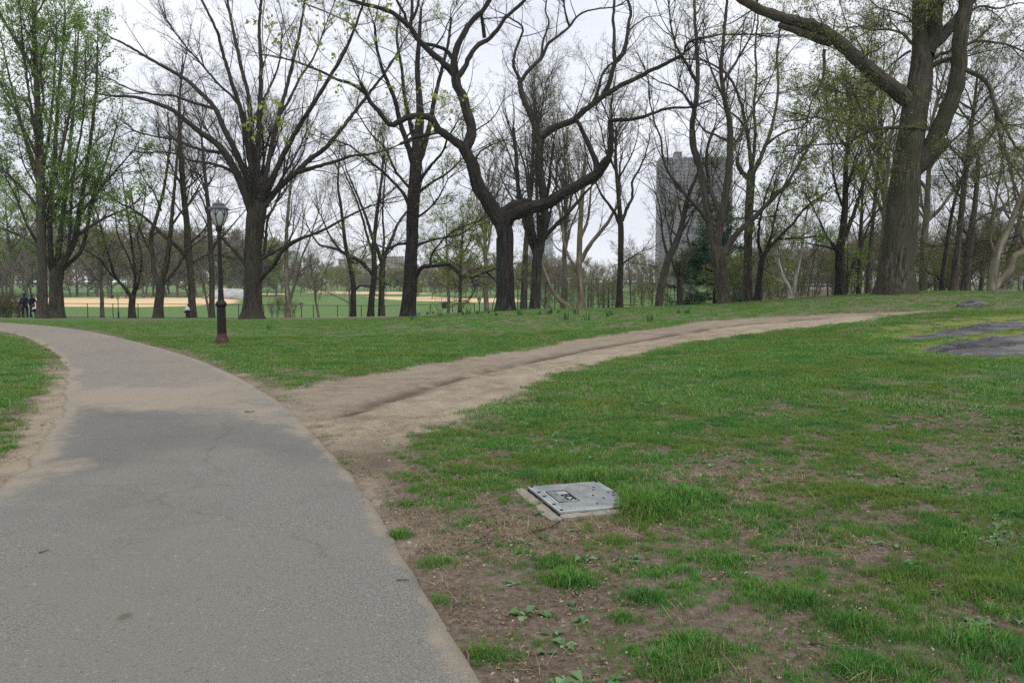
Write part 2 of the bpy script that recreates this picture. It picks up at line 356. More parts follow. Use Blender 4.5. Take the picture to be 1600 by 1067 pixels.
def masks(x, y):
    """all ground masks at world points"""
    n1 = fbm(x, y, .9, 4, 3) - .5; n2 = fbm(x, y, 5.0, 3, 4) - .5; n3 = fbm(x, y, 16.0, 2, 5) - .5
    far = sst(8, 30, y)
    sp = sdf(x, y, path_poly); st = sdf(x, y, trail_poly)
    out = {'sp': sp}
    wob = n1*.5 + n2*.35 + n3*.15
    trail = sst(-.28 - .2*far, .22 + .2*far, st + wob*1.5)
    rough_edge = sst(.42 + .35*far, .02, -sp + wob*.5)*sst(-.35, .1, wob+.18)  # bare shoulder beside the asphalt
    sand_l = sst(.55, .1, -sp + wob*.8)*(x < 0)*sst(5, 6.5, y)*sst(17, 13, y)*(x < np.interp(y, [5, 8, 11, 17], [-2.5, -3.5, -5, -7.5]))
    dens = density(x, y)
    pat = fbm(x, y, 1.7, 4, 7) ; pat2 = fbm(x, y, 7.5, 3, 8)
    pat3 = fbm(x, y, 3.6, 3, 10); k = (pat*.42 + pat2*.30 + pat3*.28)
    thr = np.interp(np.clip(dens, 0, 1.1), [0, .15, .3, .5, .7, .9, 1.0, 1.1], [.74, .66, .605, .555, .505, .455, .405, .30])
    g = .9*sst(-.10, .10, k - thr + .9*(fbm(x, y, 13., 2, 9)-.5)*.5) + .08
    covd = sdf(x, y, COV)
    tuft = np.exp(-(((x-COVC[0]-.66)/.30)**2 + ((y-COVC[1]+.05)/.22)**2)**1.5)
    tuft2 = np.exp(-(((x-COVC[0]-.10)/.5)**2 + ((y-COVC[1]-.62)/.2)**2)**1.5)
    g = np.maximum(g, np.maximum(tuft, tuft2)) * sst(.04, -.04, covd)
    lamp_b = np.exp(-(((x-LB[0]+.3)/.75)**2 + ((y-LB[1])/.8)**2)); g = g*(1-.9*lamp_b*sst(-.2, .1, n2+n1)); dryl = lamp_b
    g = g*(1-trail)*(1-rough_edge*.85)*(1-sand_l)*sst(.03, -.05, sp)
    dry = np.exp(-(((x-COVC[0]-1.0)/.8)**2 + ((y-COVC[1]-.55)/.45)**2)) + .7*np.exp(-(((x-COVC[0]+.1)/.7)**2 + ((y-COVC[1]+.75)/.35)**2)) + .7*np.exp(-(((x-COVC[0]-.55)/.3)**2 + ((y-COVC[1]+.42)/.12)**2))
    dry = dry + .8*dryl
    dry = dry*sst(-.1, .12, n2+n1*.4+.05)
    rk = np.full(x.shape, -9.0)
    for p in ROCKS: rk = np.maximum(rk, sdf(x, y, p))
    moss = sst(1.15, .1, -rk + wob*.8)*(rk > -3)
    clay = np.zeros(x.shape)
    for p in (clay_l, clay_c, clay_f, clay_g): clay = np.maximum(clay, sst(-1.6, 1.6, sdf(x, y, p)))
    wd = sdf(x, y, walk_n, closed=False); walk = sst(1.35, 1.15, wd)
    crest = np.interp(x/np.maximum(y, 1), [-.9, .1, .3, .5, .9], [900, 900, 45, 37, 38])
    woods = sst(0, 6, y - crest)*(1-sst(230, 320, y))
    rutd = np.min([sdf(x, y, r, closed=False) for r in rut], axis=0)
    damp = np.exp(-(((x-hd[0])/1.0)**2 + ((y-hd[1])/1.1)**2)) if False else 0*x
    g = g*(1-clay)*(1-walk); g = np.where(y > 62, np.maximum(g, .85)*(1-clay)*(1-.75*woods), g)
    g = np.where(rk > 0, 0, g)
    out.update(grass=g, trail=np.maximum(trail*(1-walk), sand_l), clay=clay, dry=np.clip(dry, 0, 1), moss=moss, woods=woods, walk=walk, rk=rk, rutd=rutd, wob=wob, st=st, shoulder=rough_edge, tuft=np.maximum(tuft, tuft2*.6))
    return out
# ---------------------------------------------------------------- terrain sheet
rows = [6.5]
while rows[-1] < 1500: rows.append(rows[-1]*(1.0058 if rows[-1] < 46 else 1.018))
rows = np.array(rows); cols = np.linspace(-.95, .95, 335)
YY = (rows - 6)[:, None]*np.ones(len(cols)); XX = rows[:, None]*cols[None]
x = XX.ravel(); y = YY.ravel(); base = gz(x, y); mk_ = masks(x, y)
amp = sst(.0, -.5, mk_['sp'])*(1 - .0*x)
zz = base + amp*(.05*(fbm(x, y, .55, 3, 11)-.5) + .028*(fbm(x, y, 3.2, 3, 12)-.5)*sst(60, 30, y))
rt = mk_['rutd']; zz += mk_['trail']*.02*(fbm(x, y, 2.6, 3, 13)-.5)*sst(35, 20, y); zz += mk_['trail']*(-.028*np.exp(-(rt/.11)**2) + .022*np.exp(-((rt-.26)/.1)**2))*sst(45, 25, y)
zz -= .03*sst(-.02, .12, mk_['sp'])
zz += mk_['grass']*.012*sst(30, 8, y)
ci = sdf(x, y, COV); zz -= .05*sst(-.02, .04, ci)
zz = np.where(mk_['rk'] > -.3, zz - .05*sst(-.3, .2, mk_['rk']), zz)
nr, nc = len(rows), len(cols); I = np.arange(nr*nc).reshape(nr, nc)
quads = np.stack([I[:-1, :-1], I[:-1, 1:], I[1:, 1:], I[1:, :-1]], -1).reshape(-1, 4)
def ground_material():
    m, nt, b = mat('park_ground')
    g = attr(nt, 'grass'); t = attr(nt, 'trail'); cl = attr(nt, 'clay'); dr = attr(nt, 'dry'); mo = attr(nt, 'moss'); wo_ = attr(nt, 'woods'); wk = attr(nt, 'walk'); far = attr(nt, 'far')
    n_big = tex(nt, 'Noise', .35, 5).outputs[0]; n_mid = tex(nt, 'Noise', 2.4, 6, .65).outputs[0]; n_f = tex(nt, 'Noise', 22, 6, .7).outputs[0]; n_ff = tex(nt, 'Noise', 120, 3, .6).outputs[0]
    soil = ramp(nt, n_f, [(.28, (.085, .064, .048)), (.5, (.175, .138, .105)), (.72, (.28, .23, .18))])
    soil = mix(nt, fac(nt, n_mid, .45, .7), soil, mix(nt, n_f, (.10, .075, .055), (.19, .15, .115)))
    sand = ramp(nt, n_f, [(.3, (.22, .18, .13)), (.5, (.33, .275, .20)), (.72, (.46, .39, .29))])
    sand = mix(nt, fac(nt, n_mid, .40, .62), sand, (.23, .185, .14))
    sand = mix(nt, math_(nt, 'MULTIPLY', fac(nt, n_big, .4, .6), .5), sand, (.39, .325, .245))
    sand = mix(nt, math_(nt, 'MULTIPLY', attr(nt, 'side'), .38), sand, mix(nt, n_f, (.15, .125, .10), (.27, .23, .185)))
    sand = mix(nt, math_(nt, 'MULTIPLY', fac(nt, tex(nt, 'Noise', 1.6, 6, .75, vscale=(1, 1.4, 1)).outputs[0], .52, .66), .5), sand, (.17, .14, .11))
    sand = mix(nt, attr(nt, 'rut'), sand, (.085, .065, .048))
    col = mix(nt, t, soil, sand)
    strawc = ramp(nt, n_f, [(.3, (.14, .105, .07)), (.7, (.40, .33, .22))])
    col = mix(nt, dr, col, strawc)
    gr = ramp(nt, n_f, [(.25, (.03, .09, .022)), (.5, (.054, .16, .034)), (.78, (.095, .22, .045))])
    gr_far = ramp(nt, n_mid, [(.3, (.045, .16, .032)), (.5, (.07, .205, .038)), (.7, (.14, .26, .055))])
    gr_far = mix(nt, math_(nt, 'MULTIPLY', fac(nt, n_f, .35, .7), .55), gr_far, (.05, .12, .02))
    gr_far = mix(nt, math_(nt, 'MULTIPLY', fac(nt, tex(nt, 'Noise', 1.1, 6, .7).outputs[0], .52, .66), .6), gr_far, (.22, .19, .12))
    gr = mix(nt, fac(nt, far, 12, 30), gr, gr_far)
    field = mix(nt, n_big, (.075, .165, .035), (.095, .195, .045)); gr = mix(nt, fac(nt, far, 62, 90), gr, field)
    gm = fac(nt, math_(nt, 'ADD', g, math_(nt, 'MULTIPLY', math_(nt, 'SUBTRACT', n_f, .5), .9)), .45, 1.05)
    col = mix(nt, gm, col, gr)
    mossc = ramp(nt, n_f, [(.3, (.10, .13, .02)), (.5, (.16, .21, .035)), (.65, (.24, .24, .07)), (.8, (.34, .28, .16))])
    col = mix(nt, math_(nt, 'MULTIPLY', fac(nt, math_(nt, 'ADD', mo, math_(nt, 'MULTIPLY', math_(nt, 'SUBTRACT', n_mid, .5), 2.2)), .35, 1.0), .75), col, mossc)
    clayc = mix(nt, n_big, (.56, .41, .22), (.66, .51, .30))
    col = mix(nt, cl, col, clayc)
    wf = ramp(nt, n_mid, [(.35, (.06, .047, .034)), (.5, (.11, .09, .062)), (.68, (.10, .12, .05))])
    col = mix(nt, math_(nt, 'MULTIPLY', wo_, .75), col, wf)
    col = mix(nt, wk, col, mix(nt, n_mid, (.34, .31, .27), (.46, .42, .36)))
    nt.links.new(col, b.inputs['Base Color']); b.inputs['Roughness'].default_value = .97; b.inputs['Specular IOR Level'].default_value = .1
    h = math_(nt, 'ADD', n_f, math_(nt, 'MULTIPLY', n_ff, .35)); bump(nt, b, math_(nt, 'ADD', h, math_(nt, 'MULTIPLY', n_mid, 1.2)), .035)
    return m
GM = ground_material()
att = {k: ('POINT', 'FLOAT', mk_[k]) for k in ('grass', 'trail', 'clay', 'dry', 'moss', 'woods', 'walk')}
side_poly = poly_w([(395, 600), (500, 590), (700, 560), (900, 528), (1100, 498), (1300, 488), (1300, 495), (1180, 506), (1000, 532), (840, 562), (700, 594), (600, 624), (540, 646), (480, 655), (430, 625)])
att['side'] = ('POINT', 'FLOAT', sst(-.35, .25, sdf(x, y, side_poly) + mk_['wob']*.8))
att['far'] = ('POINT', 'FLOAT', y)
att['rut'] = ('POINT', 'FLOAT', mk_['trail']*np.clip(np.exp(-((np.minimum.reduce([sdf(x, y, rut[0], closed=False)]))/(.10+.004*y))**2)*.9*sst(.35, .6, fbm(x, y, 2.0, 3, 21)+.15)
      + .75*np.exp(-(((x-hit(585, 722)[0])/.75)**2 + ((y-hit(585, 722)[1])/.8)**2))*sst(.3, .6, fbm(x, y, 2.2, 3, 22)+.05), 0, 1))
fc = quads.mean  # noqa
def fmean(a): return a[quads].mean(1)
lab = np.zeros(len(quads), int)            # 0 lawn, 1 trail, 2 infield, 3 walk, 4 woodland floor
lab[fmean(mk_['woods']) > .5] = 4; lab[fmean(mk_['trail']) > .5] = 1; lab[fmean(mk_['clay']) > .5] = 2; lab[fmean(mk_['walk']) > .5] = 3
G3 = np.stack([x, y, zz], -1)
# one shared set of smooth normals: split sheets keep the same positions, normals set from the whole surface
def vnormals():
    g = G3.reshape(nr, nc, 3); dr_ = np.gradient(g, axis=0); dc_ = np.gradient(g, axis=1); n = np.cross(dc_, dr_); n /= np.linalg.norm(n, axis=-1, keepdims=True); return n.reshape(-1, 3)
VN = vnormals()
for k, nm in enumerate(('lawn', 'dirt_trail', 'ballfield_clay', 'far_walkway', 'woodland_floor')):
    q = quads[lab == k]
    if len(q) == 0: continue
    used = np.unique(q); remap = np.full(nr*nc, -1); remap[used] = np.arange(len(used))
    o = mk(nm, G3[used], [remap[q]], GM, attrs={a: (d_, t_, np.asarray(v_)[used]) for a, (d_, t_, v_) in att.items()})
    o.data.normals_split_custom_set_from_vertices(VN[used].tolist()); o['kind'] = 'structure'
def ground_z(px, py):  # actual sheet height, bilinear
    px = np.atleast_1d(px); py = np.atleast_1d(py); r = np.clip(np.interp(py+6, rows, np.arange(nr)), 0, nr-1.001); c = np.clip(((px/(py+6))-cols[0])/(cols[1]-cols[0]), 0, nc-1.001)
    i = r.astype(int); j = c.astype(int); a = r-i; b = c-j; Z = zz.reshape(nr, nc)
    return (Z[i, j]*(1-b)+Z[i, j+1]*b)*(1-a) + (Z[i+1, j]*(1-b)+Z[i+1, j+1]*b)*a
# ---------------------------------------------------------------- asphalt path
def asphalt_mat():
    m, nt, b = mat('worn_asphalt'); sd = attr(nt, 'sand'); dk = attr(nt, 'newer'); du = attr(nt, 'dust'); ed = attr(nt, 'edge')
    nb = tex(nt, 'Noise', .8, 5).outputs[0]; nm = tex(nt, 'Noise', 5, 6, .7).outputs[0]; nf = tex(nt, 'Noise', 95, 4, .75).outputs[0]
    vo = nt.nodes.new('ShaderNodeTexVoronoi'); vo.inputs['Scale'].default_value = 150; g = nt.nodes.new('ShaderNodeTexCoord'); nt.links.new(g.outputs['Object'], vo.inputs['Vector'])
    c = ramp(nt, nf, [(.26, (.045, .043, .038)), (.5, (.165, .16, .144)), (.74, (.38, .37, .335))])
    c = mix(nt, fac(nt, vo.outputs['Distance'], .0, .28), (.30, .29, .265), c)
    c = mix(nt, math_(nt, 'MULTIPLY', fac(nt, nb, .38, .60), .6), c, (.19, .178, .152))
    nb2 = tex(nt, 'Noise', .45, 6, .7).outputs[0]; c = mix(nt, math_(nt, 'MULTIPLY', fac(nt, nb2, .5, .64), .2), c, (.085, .082, .075))
    c = mix(nt, math_(nt, 'MULTIPLY', dk, .55), c, (.115, .112, .105))
    st = tex(nt, 'Noise', 2.2, 6, .7, vscale=(.5, 2.2, 1)).outputs[0]
    c = mix(nt, math_(nt, 'MULTIPLY', math_(nt, 'MULTIPLY', fac(nt, st, .56, .68), .4), dk), c, (.09, .083, .075))
    spot = tex(nt, 'Noise', 2.3, 2, .4).outputs[0]
    c = mix(nt, math_(nt, 'MULTIPLY', fac(nt, spot, .735, .78), .7), c, (.10, .07, .045))
    dustc = mix(nt, nm, (.215, .178, .138), (.31, .262, .205))
    cv = nt.nodes.new('ShaderNodeTexVoronoi'); cv.feature = 'DISTANCE_TO_EDGE'; cv.inputs['Scale'].default_value = .38; wn = tex(nt, 'Noise', 1.5, 5, .7)
    wm = nt.nodes.new('ShaderNodeMix'); wm.data_type = 'VECTOR'; wm.inputs[0].default_value = .35; nt.links.new(g.outputs['Object'], wm.inputs[4]); nt.links.new(wn.outputs['Color'], wm.inputs[5]); nt.links.new(wm.outputs[1], cv.inputs['Vector'])
    crk = math_(nt, 'MULTIPLY', fac(nt, cv.outputs['Distance'], .006, .0), fac(nt, nb, .42, .52)); c = mix(nt, math_(nt, 'MULTIPLY', crk, .28), c, (.06, .056, .05))
    grit = tex(nt, 'Noise', 38, 3, .6).outputs[0]; c = mix(nt, math_(nt, 'MULTIPLY', fac(nt, grit, .60, .70), .5), c, (.085, .08, .072)); c = mix(nt, math_(nt, 'MULTIPLY', fac(nt, grit, .37, .28), .55), c, (.36, .35, .32))
    c = mix(nt, fac(nt, math_(nt, 'ADD', du, math_(nt, 'SUBTRACT', nm, .55)), .1, .9), c, dustc)
    sandc = ramp(nt, nf, [(.3, (.21, .18, .14)), (.6, (.30, .255, .20)), (.8, (.37, .32, .26))])
    c = mix(nt, fac(nt, math_(nt, 'ADD', sd, math_(nt, 'MULTIPLY', math_(nt, 'SUBTRACT', nm, .5), 1.3)), .25, .95), c, sandc)
    nt.links.new(c, b.inputs['Base Color']); b.inputs['Roughness'].default_value = .92; b.inputs['Specular IOR Level'].default_value = .2
    bump(nt, b, math_(nt, 'ADD', nf, math_(nt, 'MULTIPLY', vo.outputs['Distance'], .8)), .006, .9)
    return m
nS, nX = 440, 44
RS = smooth_line(poly_w(R_EDGE), nS); LS = smooth_line(poly_w(L_EDGE), nS)
ej = (fbm(RS[:, 0]*1.0, RS[:, 1], 3.0, 4, 31)-.5)[:, None]*.06; ejl = (fbm(LS[:, 0]*1.0, LS[:, 1], 2.0, 4, 32)-.5)[:, None]*.2
acr = (RS-LS)/np.linalg.norm(RS-LS, axis=1, keepdims=True)
RS = RS + acr*ej; LS = LS + acr*ejl
t = np.concatenate([[-.002], np.linspace(0, 1, nX), [1.002]])
PX = LS[:, None, :]*(1-t)[None, :, None] + RS[:, None, :]*t[None, :, None]
px, py = PX[..., 0].ravel(), PX[..., 1].ravel(); pz = gz(px, py) + .012 + .006*(fbm(px, py, .8, 2, 33)-.5)
drop = np.zeros(PX.shape[:2]); drop[:, 0] = .06; drop[:, -1] = .06; pz -= drop.ravel()
sand_poly = poly_w([(100, 640), (104, 612), (180, 603), (300, 600), (350, 577), (400, 603), (450, 640), (500, 680), (440, 664), (380, 657), (300, 645), (200, 638), (140, 634), (108, 655), (78, 705), (30, 765), (-60, 830), (-100, 830), (10, 735), (70, 680)])
dark_poly = poly_w([(110, 640), (200, 640), (440, 668), (490, 712), (330, 702), (150, 730), (60, 735), (95, 690)])
ssd = sdf(px, py, sand_poly); dsd = sdf(px, py, dark_poly)
wob = fbm(px, py, 1.2, 4, 35)-.5
sandv = .95*sst(-.9, 1.0, ssd + wob*2.4)
er = np.abs(sdf(px, py, RW, closed=False)); el = np.abs(sdf(px, py, LW, closed=False))
sandv = np.maximum(sandv, .8*sst(.22, 0, er + wob*.3)*sst(9.0, 11, py)); sandv = np.maximum(sandv, .85*sst(.16, 0, er + (fbm(px, py, 4, 3, 36)-.5)*.25)); sandv = np.maximum(sandv, .9*sst(.35, .0, el + wob*.5)*sst(4, 5, py))
II = np.arange(nS*(nX+2)).reshape(nS, nX+2)
pq = np.stack([II[:-1, :-1], II[:-1, 1:], II[1:, 1:], II[1:, :-1]], -1).reshape(-1, 4)
o = mk('asphalt_path', np.stack([px, py, pz], -1), [pq], asphalt_mat(), attrs={'sand': ('POINT', 'FLOAT', sandv), 'newer': ('POINT', 'FLOAT', sst(-.6, .4, dsd + wob*2)),
    'dust': ('POINT', 'FLOAT', sst(9.5, 12.5, py)*(.30+.42*fbm(px, py, .55, 4, 38))), 'edge': ('POINT', 'FLOAT', np.minimum(er, el))})
o['kind'] = 'structure'
# ---------------------------------------------------------------- scattered ground cover (countless: stuff)
def hidden_coll(name, meshes):
    c = D.collections.new(name)
    for i, me in enumerate(meshes): c.objects.link(D.objects.new('%s_%02d' % (name, i), me))
    return c
def scatter(name, pts, rot, scl, idx, coll, label, cat):
    me = D.meshes.new(name); me.vertices.add(len(pts)); me.vertices.foreach_set('co', pts.astype(np.float32).ravel())
    for nm, typ, arr in (('srot', 'FLOAT_VECTOR', rot), ('sscl', 'FLOAT', scl), ('sidx', 'INT', idx)):
        a = me.attributes.new(nm, typ, 'POINT'); a.data.foreach_set('vector' if typ == 'FLOAT_VECTOR' else 'value', np.asarray(arr).astype(np.int32 if typ == 'INT' else np.float32).ravel())
    o = D.objects.new(name, me); link(o); tag(o, label, cat, kind='stuff')
    ng = D.node_groups.new(name + '_scatter', 'GeometryNodeTree')
    ng.interface.new_socket('Geometry', in_out='INPUT', socket_type='NodeSocketGeometry'); ng.interface.new_socket('Geometry', in_out='OUTPUT', socket_type='NodeSocketGeometry')
    gi = ng.nodes.new('NodeGroupInput'); go = ng.nodes.new('NodeGroupOutput'); mp_ = ng.nodes.new('GeometryNodeMeshToPoints'); ip = ng.nodes.new('GeometryNodeInstanceOnPoints')
    ci_ = ng.nodes.new('GeometryNodeCollectionInfo'); ci_.inputs['Collection'].default_value = coll; ci_.inputs['Separate Children'].default_value = True; ci_.inputs['Reset Children'].default_value = True
    def na(nm, typ):
        n = ng.nodes.new('GeometryNodeInputNamedAttribute'); n.data_type = typ; n.inputs['Name'].default_value = nm; return n.outputs['Attribute']
    l = ng.links.new; l(gi.outputs[0], mp_.inputs['Mesh']); l(mp_.outputs[0], ip.inputs['Points']); l(ci_.outputs[0], ip.inputs['Instance'])
    ip.inputs['Pick Instance'].default_value = True
    l(na('sidx', 'INT'), ip.inputs['Instance Index']); l(na('sscl', 'FLOAT'), ip.inputs['Scale']); l(na('srot', 'FLOAT_VECTOR'), ip.inputs['Rotation']); l(ip.outputs[0], go.inputs[0])
    md = o.modifiers.new('scatter', 'NODES'); md.node_group = ng
    return o
def raw_mesh(name, V, polys, m, rnd):
    me = D.meshes.new(name); V = np.asarray(V, np.float32); me.vertices.add(len(V)); me.vertices.foreach_set('co', V.ravel())
    loops, starts, s = [], [], 0
    for P in polys:
        P = np.asarray(P, np.int32); loops.append(P.ravel()); starts.append(s+np.arange(len(P))*P.shape[1]); s += P.size
    lp = np.concatenate(loops); st = np.concatenate(starts); me.loops.add(len(lp)); me.loops.foreach_set('vertex_index', lp); me.polygons.add(len(st)); me.polygons.foreach_set('loop_start', st.astype(np.int32))
    me.update(calc_edges=True); me.materials.append(m); a = me.attributes.new('rnd', 'FLOAT', 'POINT'); a.data.foreach_set('value', np.asarray(rnd, np.float32)); return me
def clump(name, rng, n, h, spread, width, m, lean=.5, flat=0.0):
    V, Q, T, rn = [], [], [], []
    for i in range(n):
        a = rng.uniform(0, 6.283); r = spread*math.sqrt(rng.random()); bx, by = r*math.cos(a), r*math.sin(a); az = rng.uniform(0, 6.283) if rng.random() < .6 else a
        hh = h*rng.uniform(.5, 1.15); ln = lean*rng.uniform(.2, 1.3)*hh; dx, dy = math.cos(az), math.sin(az); wx, wy = -dy*width/2, dx*width/2; k = len(V)
        V += [(bx-wx, by-wy, -.004), (bx+wx, by+wy, -.004), (bx+dx*ln*.35+wx*.9, by+dy*ln*.35+wy*.9, hh*.6*(1-flat)), (bx+dx*ln*.35-wx*.9, by+dy*ln*.35-wy*.9, hh*.6*(1-flat)), (bx+dx*ln, by+dy*ln, hh*(1-flat*.9))]
        Q.append((k, k+1, k+2, k+3)); T.append((k+3, k+2, k+4)); rn += [rng.random()**1.3 if rng.random() < .93 else 1.0]*5
    return raw_mesh(name, V, [Q, T], m, rn)
rg = np.random.default_rng(5)
grass_c = hidden_coll('grass_clump', [clump('grass_clump', rg, 16, .052, .05, .0042, M['grass'], .8) for i in range(6)])
grass_far = hidden_coll('grass_clump_wide', [clump('grass_clump_wide', rg, 26, .036, .12, .0065, M['grass'], 1.1) for i in range(5)])
def sample(n, y0, y1, wmax=.80):
    yy = np.sqrt(rg.uniform(y0**2, y1**2, n)); xx = rg.uniform(-wmax, wmax, n)*yy; return xx, yy
def orient(n, tilt=.12): return np.stack([rg.normal(0, tilt, n), rg.normal(0, tilt, n), rg.uniform(0, 6.283, n)], -1)
def do_scatter(name, x_, y_, keep, scl, coll, ncoll, label, cat, tilt=.12, dz=0.0):
    x_, y_, scl = x_[keep], y_[keep], scl[keep]; pts = np.stack([x_, y_, ground_z(x_, y_)+dz], -1)
    return scatter(name, pts, orient(len(x_), tilt), scl, rg.integers(0, ncoll, len(x_)), coll, label, cat)
x1, y1_ = sample(70000, 2.4, 9.5); m1 = masks(x1, y1_)
lush = np.clip(density(x1, y1_), 0, 1)
do_scatter('grass', x1, y1_, rg.random(len(x1)) < m1['grass']*.95, (.42 + .68*fbm(x1, y1_, 1.4, 3, 41)*lush + .25*rg.random(len(x1)) + 1.25*m1['tuft'])*(.75+.25*lush), grass_c, 6, 'patchy spring grass growing beside the path and round the metal cover', 'grass')
tw = [(1016, 798, .24, 2.9, 640), (985, 790, .13, 2.2, 160), (1055, 790, .2, 1.9, 260), (745, 762, .2, 1.5, 200), (700, 775, .14, 1.3, 90), (885, 905, .12, 1.8, 160), (870, 880, .16, 1.3, 130), (1010, 935, .09, 1.6, 80), (672, 942, .05, 1.6, 50), (622, 838, .06, 1.6, 50), (635, 790, .07, 1.2, 40), (680, 880, .07, 1.4, 60), (760, 1025, .10, 1.2, 90), (1085, 1015, .14, 1.7, 180), (1060, 1045, .16, 1.5, 180), (865, 725, .2, 1.7, 220), (940, 715, .22, 1.5, 200), (1000, 720, .18, 1.7, 160), (1190, 800, .2, 1.5, 170), (1330, 770, .25, 1.6, 200), (1490, 850, .2, 1.6, 200), (1240, 940, .15, 1.6, 160), (1330, 985, .16, 1.6, 150), (1560, 930, .18, 1.8, 200), (1420, 900, .16, 1.5, 140), (975, 965, .05, 1.4, 30), (1130, 880, .15, 1.4, 120), (960, 845, .10, 1.3, 80), (1350, 1050, .16, 1.6, 150), (1520, 1010, .2, 1.8, 200)]
tx, ty, ts = [], [], []
for u, v, r_, s_, n_ in tw:
    h_ = hit(u, v); q_ = rg.normal(0, .5, (n_, 2))*r_*np.array([1.9, 1.25]); tx.append(h_[0]+q_[:, 0]); ty.append(h_[1]+q_[:, 1]); ts.append(s_*.85*np.exp(-(q_**2).sum(1)/(r_*1.3)**2)*rg.uniform(.55, 1, n_))
tx, ty, ts = map(np.concatenate, (tx, ty, ts)); kp = (sdf(tx, ty, COV) < -.03)*(sdf(tx, ty, path_poly) < -.02)
do_scatter('grass_tufts', tx, ty, kp, np.maximum(ts, .5), grass_c, 6, 'taller tufts of grass on the bare soil and beside the metal cover', 'grass', .15)
x2, y2_ = sample(76000, 9.5, 24); m2 = masks(x2, y2_)
do_scatter('grass', x2, y2_, (rg.random(len(x2)) < m2['grass'])*(m2['moss']*.8 < rg.random(len(x2))), .6 + .7*fbm(x2, y2_, 1.2, 3, 42) + .3*rg.random(len(x2)), grass_far, 5, 'short green grass of the middle lawn on both sides of the dirt trail', 'grass')
x3, y3_ = sample(60000, 24, 47); m3 = masks(x3, y3_)
do_scatter('grass', x3, y3_, (rg.random(len(x3)) < m3['grass'])*(m3['woods'] < .5), (.75 + .5*rg.random(len(x3)))*sst(56, 30, y3_), grass_far, 5, 'short green grass of the far lawn below the trees', 'grass')
# litter: dead leaf bits and wood chips, straw, weeds
lit = []
for i in range(5):
    V, Q, rn = [], [], []
    for j in range(7):
        a = rg.uniform(0, 6.283); cx, cy = rg.uniform(-.1, .1, 2); l, w_ = rg.uniform(.006, .022), rg.uniform(.002, .006); dx, dy = math.cos(a), math.sin(a); k = len(V)
        z0, z1 = rg.uniform(.001, .010), rg.uniform(.001, .014)
        V += [(cx-dx*l, cy-dy*l, z0), (cx-dy*w_, cy+dx*w_, z1+.004), (cx+dx*l, cy+dy*l, z1), (cx+dy*w_, cy-dx*w_, z0+.003)]; Q.append((k, k+1, k+2, k+3)); rn += [rg.random()]*4
    lit.append(raw_mesh('leaf_litter', V, [Q], M['litter'], rn))
lit_c = hidden_coll('litter_bits', lit)
x4, y4_ = sample(34000, 2.5, 11); m4 = masks(x4, y4_)
k4 = (m4['sp'] < -.03)*(rg.random(len(x4)) < (.72*(1-m4['grass']*.8)*(1-m4['trail']*.93)))*(fbm(x4, y4_, 2.5, 2, 51) > .30)
do_scatter('leaf_litter', x4, y4_, k4, rg.uniform(.35, 1.1, len(x4)), lit_c, 5, 'dry leaf bits and wood chips strewn over the bare soil', 'litter', .05, .002)
x4, y4_ = sample(2600, 2.5, 14); m4 = masks(x4, y4_)
x4, y4_ = sample(16000, 2.8, 9); m4 = masks(x4, y4_); m4['dry'] = np.clip(m4['dry']*1.1 + .42*(1-m4['trail'])*sst(.45, .6, fbm(x4, y4_, 1.9, 3, 71)), 0, 1)
straw_c = hidden_coll('straw_clump', [clump('straw_clump', rg, 12, .07, .06, .0035, M['straw'], 1.6, .55) for i in range(4)])
do_scatter('dry_grass', x4, y4_, (m4['dry'] > .25)*(rg.random(len(x4)) < m4['dry']*1.2)*(sdf(x4, y4_, COV) < -.02)*(m4['sp'] < -.1), rg.uniform(.5, 1.1, len(x4)), straw_c, 4, 'dry yellow straw lying on the patchy lawn, thickest round the metal cover', 'dry grass', .2)
def rosette(rng):
    V, Q, T, rn = [], [], [], []
    for i in range(rng.integers(5, 9)):
        a = rng.uniform(0, 6.283); l = rng.uniform(.04, .10); w_ = l*.26; dx, dy = math.cos(a), math.sin(a); k = len(V); r_ = rng.random(); zt = rng.uniform(.012, .04)
        V += [(0, 0, .003), (dx*l*.5-dy*w_, dy*l*.5+dx*w_, zt), (dx*l*.52, dy*l*.52, zt*.75), (dx*l*.5+dy*w_, dy*l*.5-dx*w_, zt), (dx*l, dy*l, zt*.55)]
        T += [(k, k+2, k+1), (k, k+3, k+2), (k+1, k+2, k+4), (k+2, k+3, k+4)]; rn += [r_]*5
    return raw_mesh('weed', V, [T], M['weed'], rn)
weed_c = hidden_coll('weed_plant', [rosette(rg) for i in range(6)])
x5, y5_ = sample(5000, 2.5, 12); m5 = masks(x5, y5_)
k5 = (m5['sp'] < -.15)*(m5['trail'] < .15)*(sdf(x5, y5_, COV) < -.12)*(x5 > 0)*(fbm(x5, y5_, 1.1, 3, 61) > .46)*(rg.random(len(x5)) < .6)
do_scatter('weeds', x5, y5_, k5, rg.uniform(.3, 1.0, len(x5)), weed_c, 6, 'broad-leaved weeds dotted through the patchy lawn', 'weeds', .08)
peb = []
for i in range(3):
    mbp = MB(); rr = random.Random(i); mbp.ball((0, 0, .002), (.009, .007, .005), 6, 4, .25, rr); me = D.meshes.new('pebble'); me.from_pydata(mbp.V, [], mbp.F); peb.append(me)
M['pebble'] = plain('pebble_stone', (.33, .29, .24), .9, .5, 3)
for me in peb: me.materials.append(M['pebble'])
peb_c = hidden_coll('pebble_bit', peb)
x6, y6_ = sample(5000, 2.6, 17); m6 = masks(x6, y6_)
do_scatter('gravel', x6, y6_, (rg.random(len(x6)) < .1+.6*np.maximum(m6['trail'], m6['shoulder']))*(m6['sp'] < -.02), .4+1.6*rg.random(len(x6))**3, peb_c, 3, 'small pebbles scattered on the bare trail and path edge', 'gravel', .3)
